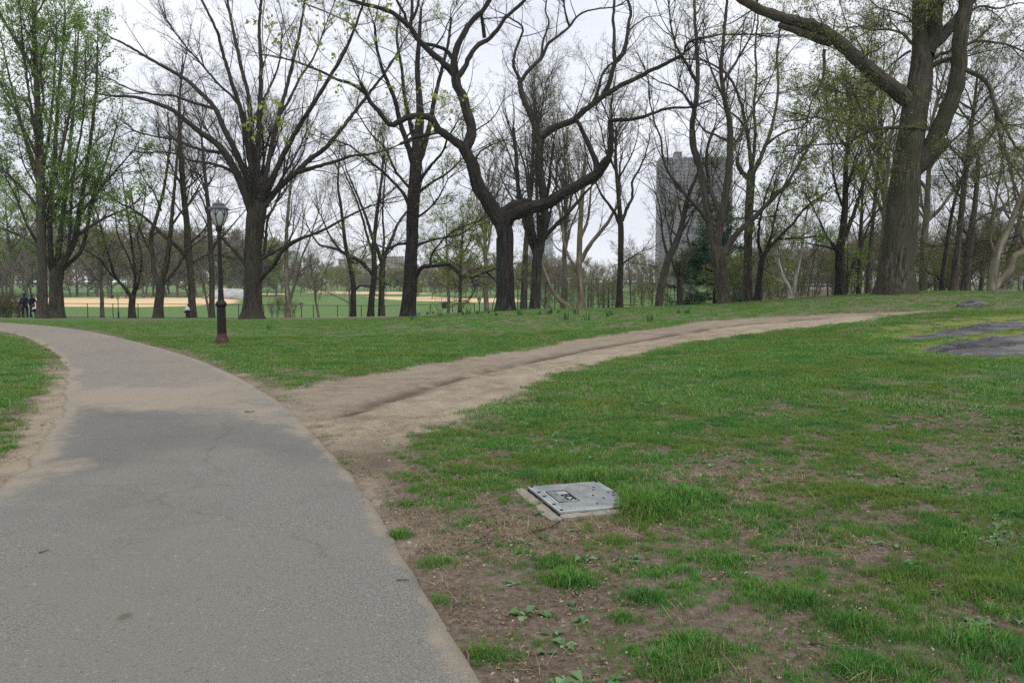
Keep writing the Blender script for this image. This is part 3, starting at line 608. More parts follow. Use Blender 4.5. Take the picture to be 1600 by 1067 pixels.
# ---------------------------------------------------------------- trees
def tube(P, R, S, fl=None):
    """P (n,k,3), R (n,k) or (n,k,S) -> vertices, quads, straightened bark coordinates"""
    n, k, _ = P.shape; T = np.gradient(P, axis=1); T /= np.maximum(np.linalg.norm(T, axis=-1, keepdims=True), 1e-9)
    ref = np.where(np.abs(T[:, 0, 2:3]) > .8, np.array([[1., .1, 0]]), np.array([[0, .05, 1.]]))
    Nn = np.cross(T[:, 0], ref); Nn /= np.linalg.norm(Nn, axis=-1, keepdims=True); NN = [Nn]
    for j in range(1, k):
        Nn = Nn - (Nn*T[:, j]).sum(-1, keepdims=True)*T[:, j]; Nn = Nn/np.maximum(np.linalg.norm(Nn, axis=-1, keepdims=True), 1e-9); NN.append(Nn)
    NN = np.stack(NN, 1); BB = np.cross(T, NN); th = np.arange(S)*2*np.pi/S
    dr = NN[:, :, None]*np.cos(th)[None, None, :, None] + BB[:, :, None]*np.sin(th)[None, None, :, None]
    RR = R[..., None] if R.ndim == 2 else R
    V = P[:, :, None] + dr*RR[..., None]
    I = np.arange(n*k*S).reshape(n, k, S); J = np.roll(I, -1, axis=2)
    Q = np.stack([I[:, :-1], J[:, :-1], J[:, 1:], I[:, 1:]], -1).reshape(-1, 4)
    s = np.concatenate([np.zeros((n, 1)), np.cumsum(np.linalg.norm(np.diff(P, axis=1), axis=-1), axis=1)], 1)
    r0 = RR.mean(-1)[..., None] if RR.shape[-1] > 1 else RR
    bk = np.stack([np.cos(th)*r0, np.sin(th)*r0, np.broadcast_to(s[:, :, None], r0.shape[:2]+(S,))], -1)
    return V.reshape(-1, 3), Q, bk.reshape(-1, 3)
class Geo:
    def __init__(s): s.V, s.Q, s.B, s.n, s.T = [], [], [], 0, []
    def tube(s, P, R, S): V, Q, B = tube(P, R, S); s.V.append(V); s.Q.append(Q+s.n); s.B.append(B); s.n += len(V)
    def tips(s, P, R):
        V, Q, B = tube(P, R*np.array([1.25, .02]), 3); n = len(P); V = V.reshape(n, 6, 3)[:, [0, 1, 2, 3]].copy(); V[:, 3] = P[:, 1]; b = s.n + np.arange(n)[:, None]*4
        s.T.append(np.concatenate([b+[0, 1, 3], b+[1, 2, 3], b+[2, 0, 3]])); s.V.append(V.reshape(-1, 3)); s.B.append(np.zeros((4*n, 3))); s.n += 4*n
    def build(s, name, m, parent):
        if not s.V: return None
        return mk(name, np.concatenate(s.V), [np.concatenate(s.Q)] + s.T, m, parent, attrs={'bark': ('POINT', 'FLOAT_VECTOR', np.concatenate(s.B))})
def grow(rng, Pp, Dd, L, r0, k, wander, up, taper=.25):
    n = len(Pp); d = Dd/np.maximum(np.linalg.norm(Dd, axis=-1, keepdims=True), 1e-9); p = Pp.copy(); out = [p.copy()]
    upv = up if isinstance(up, np.ndarray) else np.full(n, up)
    for j in range(k):
        d = d + rng.normal(0, wander, (n, 3)); d[:, 2] += upv; d /= np.linalg.norm(d, axis=-1, keepdims=True)
        p = p + d*(L/k)[:, None]; out.append(p.copy())
    P = np.stack(out, 1); R = r0[:, None]*np.linspace(1, taper, k+1)[None]; return P, R
def spawn(rng, P, R, m, tmin, a0, a1, tpow=1.0, tmax=1.0):
    n, k, _ = P.shape; Ls = np.linalg.norm(np.diff(P, axis=1), axis=-1).sum(1); idx = rng.choice(n, m, p=Ls/Ls.sum())
    t = (tmin + (tmax-tmin)*rng.random(m)**tpow)*(k-1); j = np.minimum(t.astype(int), k-2); f = (t-j)[:, None]
    pos = P[idx, j]*(1-f) + P[idx, j+1]*f; rad = R[idx, j]*(1-f[:, 0]) + R[idx, j+1]*f[:, 0]; tg = P[idx, j+1]-P[idx, j]; tg /= np.maximum(np.linalg.norm(tg, axis=-1, keepdims=True), 1e-9)
    q = rng.normal(size=(m, 3)); q -= (q*tg).sum(-1, keepdims=True)*tg; q /= np.linalg.norm(q, axis=-1, keepdims=True)
    a = rng.uniform(a0, a1, m)[:, None]; return pos, tg*np.cos(a) + q*np.sin(a), rad, Ls[idx], t/(k-1)
def resamp(P, R, k):
    s = np.concatenate([[0], np.cumsum(np.linalg.norm(np.diff(P, axis=0), axis=1))]); t = np.linspace(0, s[-1], k)
    return np.stack([np.interp(t, s, P[:, i]) for i in range(3)], -1), np.interp(t, s, R)
def leaves(rng, P, n, size, spread, asp=.55, droop=.0):
    """n folded diamond leaves near the ends of the twigs P (m,k,3)"""
    if n == 0: return None
    m, k, _ = P.shape; i = rng.integers(0, m, n); t = rng.uniform(.3, 1.02, n)*(k-1); j = np.minimum(t.astype(int), k-2); f = (t-j)[:, None]
    c = P[i, j]*(1-f)+P[i, j+1]*f + rng.normal(0, spread, (n, 3)); a = rng.normal(size=(n, 3)); a[:, 2] -= droop; a /= np.linalg.norm(a, axis=-1, keepdims=True)
    b = np.cross(a, rng.normal(size=(n, 3))); b /= np.linalg.norm(b, axis=-1, keepdims=True); nn = np.cross(a, b)
    s = size*rng.uniform(.6, 1.3, n)[:, None]
    V = np.stack([c-a*s*.5, c+b*s*asp*.5+nn*s*.12, c+a*s*.5, c-b*s*asp*.5+nn*s*.12], 1).reshape(-1, 3)
    r = np.clip(rng.normal(.45, .25, n), 0, 1); return V, np.arange(4*n).reshape(n, 4), np.repeat(r, 4)
STY = {  # d1: side branches per metre of limb; L1 length; n2 per side branch; n3 per small branch; leaves
 'bare':   dict(d1=2.0, L1=2.4, n2=6.5, n3=7, leaf='leaf_olive', nl=10000, ls=.06, up=.06, twig='twig_dark', ang=(.5, 1.0)),
 'vase':   dict(d1=1.7, L1=2.7, n2=7.5, n3=9, leaf='leaf_rust', nl=16000, ls=.06, up=.05, twig='twig_dark', ang=(.3, .7)),
 'gnarl':  dict(d1=1.1, L1=1.9, n2=5, n3=6, leaf='leaf_olive', nl=900, ls=.045, up=.03, twig='twig_dark', ang=(.6, 1.2)),
 'lime':   dict(d1=1.7, L1=2.6, n2=5.5, n3=6.5, leaf='leaf_lime', nl=14000, ls=.085, up=.02, twig='twig_dark', ang=(.5, 1.1)),
 'green':  dict(d1=2.0, L1=2.6, n2=5, n3=6, leaf='leaf_green', nl=20000, ls=.15, up=.05, twig='twig_dark', ang=(.35, .8)),
 'pale':   dict(d1=1.5, L1=2.2, n2=6, n3=7, leaf='leaf_olive', nl=2500, ls=.05, up=.06, twig='twig_pale', ang=(.5, 1.0)),
 'oak':    dict(d1=2.0, L1=2.4, n2=7, n3=8, leaf='leaf_moss', nl=32000, ls=.075, up=.015, twig='twig_dark', ang=(.6, 1.3)),
}
def finish(root, rng, limbsPR, st, scale=1.0, trunk=None, trunk_min=.55, budget=1.0):
    K = 20; LP, LR = [], []
    for P, R in limbsPR: p, r = resamp(P, R, K); LP.append(p); LR.append(r)
    if trunk is not None:
        p, r = resamp(trunk[0], trunk[1], 60); a = int(60*trunk_min); p, r = resamp(p[a:], r[a:], K); LP.append(p); LR.append(r)
    LP, LR = np.array(LP), np.array(LR); Lt = np.linalg.norm(np.diff(LP, axis=1), axis=-1).sum(1)
    m = max(8, int(Lt.sum()*st['d1']*budget*.93/scale))
    pos, d, rad, pl, t = spawn(rng, LP, LR, m, .12, *st['ang'])
    L = st['L1']*scale*rng.uniform(.45, 1.25, m)*(.55+.45*np.minimum(1, pl/4))
    ends_p = np.repeat(LP[:, -1], 3, 0); ends_d = np.repeat(LP[:, -1]-LP[:, -2], 3, 0); ends_d /= np.linalg.norm(ends_d, axis=-1, keepdims=True)
    ends_d += rng.normal(0, .28, ends_d.shape); er = np.repeat(LR[:, -1], 3)
    pos = np.concatenate([pos, ends_p]); d = np.concatenate([d, ends_d]); rad = np.concatenate([rad, er*1.5]); L = np.concatenate([L, st['L1']*scale*rng.uniform(.7, 1.3, len(er))])
    r1 = np.minimum(rad*.6, .0105*L+.004*scale)
    P1, R1 = grow(rng, pos, d, L, r1, 7, .13, st['up'])
    m2 = int(len(L)*st['n2']*.80); pos, d, rad, pl, t = spawn(rng, P1, R1, m2, .15, .45, 1.0); L2 = st['L1']*scale*.42*rng.uniform(.4, 1.2, m2)*(1.15-.5*t)
    P2, R2 = grow(rng, pos, d, L2, np.minimum(rad*.7*st.get('rt', 1), (.007*L2+.003*scale)*st.get('rt', 1)), 4, .16, st['up'])
    m3 = int(m2*st['n3']*.82); pos, d, rad, pl, t = spawn(rng, P2, R2, m3, .1, .4, 1.0); L3 = st['L1']*scale*.19*rng.uniform(.5, 1.3, m3)
    P3, R3 = grow(rng, pos, d, L3, np.full(m3, .0046*scale**.5*st.get('rt', 1)), 1, .15, st['up']*.5, .5)
    g = Geo(); g.tube(P1, R1, 4); g.tube(P2, R2, 3); g.tips(P3, R3)
    cr_ = g.build('crown', M[st['twig']], root)
    nl = int(st['nl']*budget); lv = leaves(rng, P3, nl, st['ls'], st['ls']*.6)
    if lv: 
        o = mk('foliage', lv[0], [lv[1]], M[st['leaf']], root, smooth=False, attrs={'rnd': ('POINT', 'FLOAT', lv[2])}); o['kind'] = 'stuff'
    return cr_
def ring_r(rng, R, S, s, flare, hf, lump=.05):
    th = np.arange(S)*2*np.pi/S; ph = rng.uniform(0, 6.28, 4)
    lob = .5+.5*np.cos(3*th+ph[0])*.6+.3*np.cos(5*th+ph[1])
    f = 1 + flare*np.exp(-s[:, None]/hf)*(.55+.75*lob[None]) + lump*(np.sin(s[:, None]*1.3+2*th[None]+ph[2])*.6 + np.sin(s[:, None]*3.1+3*th[None]+ph[3])*.4)
    return R[:, None]*f
def place_trunk(root, rng, P, R, S, bk, flare=.35, hf=.5, name='trunk', lump=.05):
    n = max(10, int(np.linalg.norm(np.diff(P, axis=0), axis=1).sum()/.16)); p, r = resamp(P, R, min(n, 160))
    if r[-1] > .03:
        d_ = p[-1]-p[-3]; d_ /= np.linalg.norm(d_); p = np.concatenate([p, [p[-1]+d_*r[-1]*a for a in (.45, .85, 1.1, 1.15)]]); r = np.concatenate([r, r[-1]*np.array([.93, .7, .35, .02])])
    s = np.concatenate([[0], np.cumsum(np.linalg.norm(np.diff(p, axis=0), axis=1))])
    g = Geo(); g.tube(p[None], ring_r(rng, r, S, s, flare, hf, lump)[None], S); return g.build(name, M[bk], root)
def traced(name, label, Y, trunk, limbs, style='bare', bk='bark_dark', group=None, auto=None, seed=0, scale=1.0, flare=.35, S=20, budget=1.0, slope=None, cat='tree', over=None, tmin=.55, hf=.5):
    rng = np.random.default_rng(seed + 1000); st = dict(STY[style]); st.update(over or {})
    u0, v0 = trunk[0][:2]; b = gnd(u0, Y); gz0 = float(ground_z(b[0], b[1])[0])
    root = empty(name, (b[0], Y, gz0)); off = np.array(root.location)
    tag(root, label, cat, group)
    known = []
    TP = []
    for i, (u, v, r) in enumerate(trunk):
        p = at(u, v, Y); 
        if i == 0: p[2] = gz0 - .15
        TP.append([*p, r*Y/F_PX]); known.append((u, v, 0.0))
    TP = smooth_line(np.array(TP), 70)
    place_trunk(root, rng, TP[:, :3]-off, TP[:, 3], S, bk, flare, hf)
    for (u, v, r), (u2, v2, r2) in zip(trunk[:-1], trunk[1:]):
        for t in (.33, .66): known.append((u+(u2-u)*t, v+(v2-v)*t, 0.0))
    out = []
    for li, (r0, r1, pts, *opt) in enumerate(limbs):
        us, vs = pts[0::2], pts[1::2]; kk = np.array(known); k = np.argmin((kk[:, 0]-us[0])**2+(kk[:, 1]-vs[0])**2); dy = kk[k, 2]
        sl = opt[0] if opt else (rng.uniform(.15, .5)*rng.choice([-1, 1])); W = []; s = 0.0
        for i, (u, v) in enumerate(zip(us, vs)):
            if i: s += math.hypot(u-us[i-1], v-vs[i-1])*Y/F_PX
            dd = float(np.clip(dy + sl*s, -.22*Y, .3*Y)); p = at(u, v, Y+dd); f = i/max(1, len(us)-1)
            W.append([*p, (r0+(r1-r0)*f**.8)*(Y+dd)/F_PX]); known.append((u, v, dd))
        W = np.array(W); n = max(8, int(np.linalg.norm(np.diff(W[:, :3], axis=0), axis=1).sum()/.22)); W = smooth_line(W, min(n, 120))
        P = W[:, :3]-off; R = W[:, 3]*(1+.06*np.sin(np.arange(len(W))*1.7+li)); P[1:-1] += rng.normal(0, .012, (len(P)-2, 3))
        g = Geo(); g.tube(P[None], R[None], 12 if r0 > 4 else 8)
        if opt and len(opt) > 1:   # sawn stub end: close it
            d = P[-1]-P[-2]; d /= np.linalg.norm(d); Pe = np.stack([P[-1], P[-1]+d*R[-1]*.25, P[-1]+d*R[-1]*.27]); g.tube(Pe[None], np.array([[R[-1], R[-1]*.8, .002]]), 12)
        g.build('limb', M[bk], root)
        if not (opt and len(opt) > 1): out.append((P, R))
    if auto:
        na, La, tm, a0, a1, upb = auto; P = TP[None, :, :3]-off; R = TP[None, :, 3]
        pos, d, rad, pl, t = spawn(rng, P, R, na, tm, a0, a1, tmax=.98); d[:, 2] = np.abs(d[:, 2]); L_ = La*rng.uniform(.6, 1.15, na)*(1.15-.4*t)
        Pa, Ra = grow(rng, pos, d, L_, np.minimum(rad*.72, .018*L_), 14, .085, upb, .3)
        for i in range(na):
            g = Geo(); g.tube(Pa[i][None], Ra[i][None], 8); g.build('limb', M[bk], root); out.append((Pa[i], Ra[i]))
    finish(root, rng, out, st, scale, (TP[:, :3]-off, TP[:, 3]), tmin, budget)
    return root
# the large oak on the rise
traced('oak_tree', 'massive old oak with broad grey furrowed trunk and flared foot on the rise at right', 34,
 [(1401,461,29),(1400,447,27),(1401,420,25),(1405,380,24),(1410,330,22.5),(1413,290,22),(1418,250,21),(1424,210,19.5),(1430,170,18.5),(1437,130,17.5),(1440,95,15),(1438,70,12),(1436,40,10.5),(1437,5,10),(1438,-40,9),(1440,-110,7),(1446,-190,4)],
 [(12,10,[1447,85,1458,55,1461,20,1460,-30,1465,-90],.1),
  (15,9.5,[1412,285,1430,262,1452,238,1463,212,1474,188,1487,155,1495,128,1499,98,1500,60,1507,20,1512,-20,1520,-80],-.15),
  (10,7,[1446,80,1468,60,1490,38,1508,15,1520,-8,1540,-50],.25),
  (13,6,[1422,160,1398,140,1375,122,1350,103,1330,83,1312,67,1290,50,1262,38,1235,32,1210,24,1185,14,1160,0,1140,-20],-.25),
  (8,4,[1298,66,1275,58,1255,52,1235,45,1218,40],-.3,1),
  (10,8.5,[1455,237,1468,228,1478,223],-.2,1),
  (3.4,1.2,[1447,202,1410,199,1375,201,1350,197,1320,192,1287,186,1266,184],-.3),
  (2.8,1,[1412,196,1390,200,1362,204,1345,212,1322,223,1290,226,1267,227],-.15),
  (4.2,1.6,[1500,104,1515,112,1533,120,1546,137,1553,160,1562,185,1572,202,1583,222,1590,236,1604,233],-.3),
  (2,.8,[1556,172,1560,200,1565,235,1568,262],-.1),
  (2.8,1.2,[1508,72,1525,64,1545,66,1568,68,1590,77,1615,86],.2),
  (2.6,1,[1427,70,1415,58,1405,50,1385,46,1365,47,1345,42,1325,43],-.2),
  (2,.8,[1423,80,1410,88,1395,100,1385,112,1375,118],.2),
  (3.2,2,[1455,95,1470,84,1480,82,1492,74],.1),
  (4.2,3.5,[1452,105,1468,97,1485,93,1498,90],-.1),
  (2.8,1.1,[1288,78,1288,100,1287,120,1278,140,1268,160,1262,185],-.1),
  (2,.8,[1375,120,1370,140,1350,150,1330,150,1312,143],-.2),
  (2.2,.7,[1510,20,1535,10,1560,14,1590,5,1620,10],.3),(2,.7,[1438,50,1420,30,1400,18,1375,12,1350,-5],.3),
  (1.6,.6,[1480,165,1500,180,1520,186,1545,205,1560,230],.3)],
 'oak', 'bark_oak', seed=1, flare=.33, S=44, budget=1.25, hf=.75)
# knob on the oak is part of the limb; the twisted tree in the middle
traced('twisted_tree', 'dark gnarled tree with crooked crossing limbs in the middle of the lawn', 36,
 [(790,487,15.5),(790,472,13.5),(790,440,12.8),(790,400,12.5),(789,365,13),(784,345,13)],
 [(13,8.5,[786,350,772,330,757,306,745,285,740,262,732,245,724,230],-.1),
  (12,7,[788,352,797,338,815,330,838,322,856,318,880,302,903,290,926,277,940,262,950,248],-.25),
  (11,10,[780,340,800,326,822,320,832,319],-.1),
  (8.5,7,[726,236,733,220,737,205,734,188,728,170,724,152,714,135,712,118],.15),
  (5.5,2.4,[712,120,700,106,685,92,668,77,655,63,643,46,630,32,612,20,595,14,575,9,555,3,530,-8],-.2),
  (6,3,[712,118,709,95,713,78,721,60,730,44,742,28,757,14,768,-8,775,-40],.1),
  (4.5,2.2,[716,120,726,105,734,88,745,73,764,61,778,46,790,28,802,18,822,-2,840,-30],.3),
  (3.2,2.2,[706,90,692,76,676,71,660,68,652,63],-.1),
  (3.2,1.8,[641,42,643,25,644,5,644,-25],.1),(2.6,1.5,[636,38,632,22,624,8,612,-15],-.2),(2.4,1.4,[645,30,652,14,655,-8,655,-40],.3),
  (3.2,1.8,[757,60,755,42,752,22,760,8,768,-10],-.2),
  (7,3,[726,232,712,222,698,212,684,202,678,190,668,182,652,181,636,184,620,192,611,197,602,188,590,172,578,158,570,142,563,128],-.2),
  (3,1.4,[576,152,560,138,545,130,528,125,510,116,490,107,468,98,445,92],-.3),
  (3.4,2.4,[684,206,665,211,648,214,636,220,626,225],-.2,1),(1.6,1.2,[634,219,640,209,645,203],.1,1),
  (5.5,4,[948,252,954,238,954,220,956,205,953,190],-.2),
  (3.4,1.5,[953,189,970,187,992,186,1010,181,1022,177,1040,170,1058,168,1075,169,1090,165],-.25),
  (5.5,2.6,[932,268,930,250,922,230,913,212,905,194,898,182],.1),
  (2,.7,[738,262,748,240,765,228,785,220],-.3),(1.5,.6,[735,210,750,200,770,185,785,160],.3),
  (1.8,.8,[880,302,870,290,862,270,850,250],.3),(1.4,.6,[672,80,690,60,700,35,712,10],.2)],
 'gnarl', 'bark_black', seed=2, flare=.30, S=36, tmin=.9, over=dict(nl=2200), hf=.5)
traced('elm_tree', 'dark forked tree directly behind the gnarled tree with long limbs crossing to the right', 41,
 [(835,486,8.5),(836,470,7.8),(838,440,7.6),(839,410,7.6),(841,390,8)],
 [(4.6,2.6,[838,400,828,375,821,350,815,325,810,300,808,270,806,240,802,200],.2),
  (7,6,[842,395,848,365,851,335,848,300,843,265,843,235,845,213],-.1),
  (6,4,[844,225,836,195,824,168,816,148,812,128],.1),
  (6,2.4,[846,214,862,202,880,194,898,187,914,172,932,158,948,147,970,134,992,124,1012,113,1036,102,1056,92,1070,83],-.3),
  (2.4,1,[1070,83,1072,72,1082,63,1100,59,1122,55,1150,54,1180,54],-.2),
  (4,2,[940,153,952,130,959,102,968,92,976,80,980,55,982,35,986,20,980,-5,978,-40],.1),
  (3.2,1.7,[961,96,959,75,960,55,958,30,960,5,962,-30],.2),
  (3,1.2,[925,165,935,140,940,120,950,104,958,98],-.1),
  (3.2,1,[812,130,828,108,848,88,856,70,873,56,890,42,900,28,915,18,935,14,958,12],.2),
  (2.6,1.2,[813,125,803,105,804,85,812,62,818,45,808,35,796,28],-.1),(2,1,[845,92,850,60,858,35,852,15,860,-20],.3),
  (2,1,[890,42,884,25,880,0,876,-30],-.2),(4,1.6,[850,372,868,352,885,335,902,316,914,302,924,292],-.2),
  (1.4,.5,[980,50,995,38,1010,28,1030,25],.2)],
 'gnarl', 'bark_dark', seed=3, flare=.28, tmin=.9, auto=(12, 8, .80, .2, .6, .05), over=dict(nl=3500, d1=1.5, L1=2.2))
traced('elm_tree', 'wide vase-shaped tree with fanned bare limbs just right of the tall lamp post', 48,
 [(394,500,19),(394,488,15.5),(395,460,13.5),(395,420,13),(396,380,13.2),(399,350,14.5),(402,328,14)],
 [(7.5,1.8,[396,340,384,305,370,272,352,240,335,222,312,206,292,190,268,172,240,160,210,152,175,150],-.2),
  (5.8,1.4,[398,322,388,285,372,245,352,205,336,170,318,150,292,126,262,108,230,90,200,72,180,62],.25),
  (5,1.5,[400,310,392,262,384,218,376,172,362,128,350,90,340,52,325,20,300,-30],-.3),
  (4.8,1.5,[402,305,396,255,392,205,388,150,376,102,366,55,356,5,350,-40],.35),
  (5.2,1.7,[403,300,402,250,405,200,407,150,408,100,405,50,408,0,410,-60],-.1),
  (4.8,1.5,[405,312,416,272,424,232,436,180,450,128,462,78,472,30,480,-30],.3),
  (5.2,1.6,[407,318,424,282,444,240,466,200,490,162,516,120,538,82,556,40,570,0],-.3),
  (5.4,1.5,[409,326,432,298,462,270,488,246,508,232,528,208,552,178,580,142,606,108,628,70],.2),
  (4,1,[462,270,490,262,520,254,550,244,585,240,620,228],-.2),
  (3.6,1,[392,434,384,414,370,396,352,378,340,360,330,330,322,300,310,280],-.3),
  (4.6,1.2,[402,442,412,430,428,412,438,396,452,382,472,372,500,362,530,346,560,330,590,318],-.3),
  (3.4,1.2,[404,408,420,398,440,388,446,384],.1),(2.8,1,[412,400,416,370,418,345,430,320,445,300],.4),
  (3,1,[352,240,325,236,300,230,272,218,245,214,210,205],.2),(3,1,[384,218,400,180,420,140,436,100,440,60],.3),
  (2.6,.8,[335,170,300,160,270,150,240,148,205,140,175,125],-.4),(3,1,[370,272,350,262,325,255,300,252,270,240,240,238],.3),
  (2.6,.8,[436,180,450,160,470,120,490,90,505,50,520,10],.5),(2.6,.8,[392,205,370,160,340,130,310,95,280,60,260,30],-.5)],
 'vase', 'bark_dark', seed=4, flare=.33, S=28, tmin=.93, budget=.7, auto=(16, 8.5, .80, .2, .75, .05))
traced('linden_tree', 'straight black-trunked tree with pale new leaves and a low arm curving out to the right', 50,
 [(638,495,13),(638,480,11.5),(641,450,10.8),(642,410,10),(644,370,9.6),(645,330,9.4),(648,290,9.6),(650,255,9.4),(652,225,8),(656,190,6.5),(655,150,5),(652,110,4),(655,60,3),(658,15,1.8)],
 [(4,1.3,[649,432,656,420,668,416,684,415,700,413,712,420,720,430,735,434,752,428,772,420],-.3),
  (1.8,.7,[672,415,675,398,684,384,700,368,720,355,748,345],-.1),
  (3,1,[640,325,632,305,618,288,602,272,585,258,568,245,550,230,530,222],-.2),
  (5,1.8,[653,258,664,225,672,190,680,150,690,110,700,70,705,30],.2),
  (5,1.8,[647,260,636,225,625,190,615,150,600,115,590,80,585,40],-.2),(4,1.5,[650,230,640,190,632,150,628,110,620,60,625,20],.3),
  (2.4,.8,[650,385,665,378,690,372,720,366,740,352],.2),(2.4,.8,[640,380,622,382,605,388,590,383,575,380],.1),
  (2.6,.8,[655,300,675,285,700,270,720,250,735,240],.2),(2,.8,[652,340,672,325,690,300,700,280],-.3),
  (3,1,[652,290,668,265,690,240,700,215,715,190],-.4),(2.6,.9,[645,300,620,270,600,230,580,210,560,180],.4),
  (1.6,.6,[735,434,742,448,738,462,730,470],-.1),(1.4,.6,[760,425,775,440,778,455],-.1)],
 'lime', 'bark_black', seed=5, flare=.22, tmin=.5, over=dict(nl=24000, ls=.085, leaf='leaf_lime', d1=1.8), budget=1.0)
# pair of leafy trees at the far left
traced('maple_tree', 'tall fresh-green leafy tree, the slimmer straight trunk of the pair beside the walker', 52,
 [(66,501,8.6),(66,480,7.6),(66,440,7),(65,390,6.8),(64,330,6.6),(63,270,6),(61,210,5.4),(58,150,4.4),(55,90,3.2),(52,30,2.2),(50,-20,1.4)],
 [(3,1,[64,300,48,250,35,200,22,150,10,100,0,50],.2),(3,1,[66,330,85,280,98,230,108,180,115,120,118,60],-.2),(3,1,[64,280,75,220,82,160,86,100,88,40],.4),(2.6,1,[64,330,40,300,15,275,-10,260,-40,240],-.3),
  (2.6,.9,[63,250,50,180,42,120,35,60,30,0],-.4),(2.4,.8,[65,390,40,372,10,360,-20,350,-50,330],.2),(2.4,.8,[66,360,90,340,115,325,140,300,165,280],.3)],
 'green', 'bark_grey', seed=6, auto=(16, 6.5, .25, .35, .8, .05), budget=1.0, tmin=.3)
traced('maple_tree', 'broad leafy multi-stemmed tree with thick short bole, right one of the pair beside the walker', 54,
 [(88,501,12.5),(88,485,11),(88,462,10),(88,442,9.8),(89,428,10)],
 [(5,1.6,[86,432,80,400,78,360,80,310,84,260,88,200,92,140,98,80,102,20],.15),(6,1.6,[91,432,98,410,108,395,118,370,124,335,130,295,136,255,144,200,150,140,152,90],-.25),
  (5,1.5,[89,430,92,390,98,340,104,290,108,240,114,180,118,120,122,60],.35),(4,1.2,[94,425,112,408,126,392,136,360,142,320,155,280,170,240,182,200],.2),
  (3.4,1.1,[84,430,70,400,55,375,40,345,25,310,10,280],-.3),(3,1,[118,370,140,355,165,340,190,330,215,315],-.2),(3,1,[80,310,60,270,45,230,30,190,15,150],.3),
  (2.8,1,[124,335,145,310,160,290,185,262,200,245],.4),(3,1,[92,425,105,400,110,350,112,300,118,250,128,200,132,150,134,100],-.5)],
 'green', 'bark_grey', seed=7, budget=1.1, tmin=.93, flare=.3)
M['dummy'] = M['twig_dark']
# row along the far walkway, left to right
G = 'young trees along the far fence'
traced('small_tree', 'small tree forking low into a V just right of a small distant lamp', 58,
 [(207,499,5.4),(206,480,4.8),(207,464,4.6)],
 [(3.2,.9,[206,468,197,452,186,440,176,422,170,400,162,375,155,345,146,315,140,280],.2),(3,.9,[207,466,211,440,210,415,206,385,202,350,196,310,190,270],-.2),(2.6,.8,[209,462,216,442,220,420,221,395,215,370,222,340,228,300],.3),
  (1.6,.6,[186,440,170,425,155,405,140,395,125,385],-.2),(1.6,.5,[210,430,200,400,185,370,180,340,175,300],-.3)], 'bare', 'bark_dark', seed=11, scale=.8, tmin=.95, budget=.6)
traced('forked_tree', 'grey tree with a stout short trunk splitting in two above the ballfield clay', 57,
 [(247,499,7.6),(248,480,6.8),(250,455,6.2),(250,440,6.4)],
 [(4.4,1.2,[248,444,241,425,239,400,237,372,243,345,250,320,257,290,262,255,266,220,262,180],.2),(4.6,1.3,[253,440,260,412,264,385,267,355,270,322,273,290,276,255,281,215,288,170],-.2),
  (2.8,1,[256,442,268,430,280,414,288,400,300,385,318,372],-.3),(2,.7,[240,400,228,380,218,355,210,330,205,300],.4),(2.2,.7,[267,355,280,335,295,320,310,300,322,290],.3),(1.8,.6,[252,330,240,300,225,280,215,255],-.3)],
 'bare', 'bark_grey', seed=12, tmin=.95, budget=.8)
traced('tall_tree', 'tall straight grey tree with a low arm reaching left, standing behind the black hydrant', 58,
 [(300,499,6.6),(300,475,5.6),(298,430,5.2),(294,390,5.4),(292,350,4.8),(287,305,4.2),(284,260,3.8),(281,215,3),(280,170,2.2),(284,110,1.4)],
 [(4,1.2,[291,404,282,390,270,380,255,368,240,352,226,340,205,326,185,316,165,300],-.25),(2.2,.8,[293,385,303,375,318,360,330,342,345,330],.2),(2,.7,[295,415,310,405,325,398,345,400],.2),
  (2,.7,[288,330,300,310,312,290,320,270],.3),(2,.7,[284,290,272,270,262,245,250,220],-.3)],
 'bare', 'bark_grey', seed=13, auto=(10, 4.5, .4, .4, .9, .06), budget=.9, tmin=.45)
traced('slim_tree', 'slim straight tree just left of the tall black lamp post', 58,
 [(331,499,4.6),(331,470,4.2),(331,430,4),(329,380,3.8),(326,330,3.3),(322,290,2.6),(318,250,2),(314,200,1.2)], [], 'bare', 'bark_grey', seed=14, auto=(12, 4, .35, .4, .9, .05), budget=.8, tmin=.4)
traced('slim_tree', 'light brown two-stemmed tree growing out of a bramble bush right of the fanned tree', 60,
 [(452,496,5.6),(450,470,4.2),(448,440,3.8),(447,400,3.2),(448,360,2.6),(452,310,2),(458,260,1.2)],
 [(2.4,.8,[454,468,460,445,466,420,473,398,482,378,490,355,498,330],-.2),(1.8,.7,[450,440,458,420,464,398,470,372,474,340],.2),(1.6,.6,[462,440,470,424,482,414,494,412,500,420,502,435],-.2),(1.6,.6,[448,400,436,385,425,370,418,350],.3)],
 'pale', 'bark_pale', seed=15, auto=(7, 3.5, .4, .3, .7, .06), budget=.6, tmin=.4, over=dict(twig='twig_brown'))
traced('crooked_tree', 'thin crooked tree with a long arm reaching left over the open field', 60,
 [(552,497,4.6),(552,470,4.2),(552,445,3.8),(547,415,3.4),(541,390,3),(537,360,2.6),(533,325,2.2),(528,290,1.8),(530,250,1.2)],
 [(2.6,.8,[541,398,530,391,515,387,500,383,495,378,488,368,480,352],-.2),(2,.7,[534,395,523,380,512,362,505,345,495,325],.2),(1.8,.6,[545,405,556,412,566,404,572,392,568,380],.1),
  (2,.7,[553,455,562,447,572,446,578,448],.2),(2.6,1,[544,400,560,408,572,420,580,428],.1)], 'bare', 'bark_dark', seed=16, auto=(5, 3.4, .5, .4, .9, .05), budget=.5, tmin=.5)
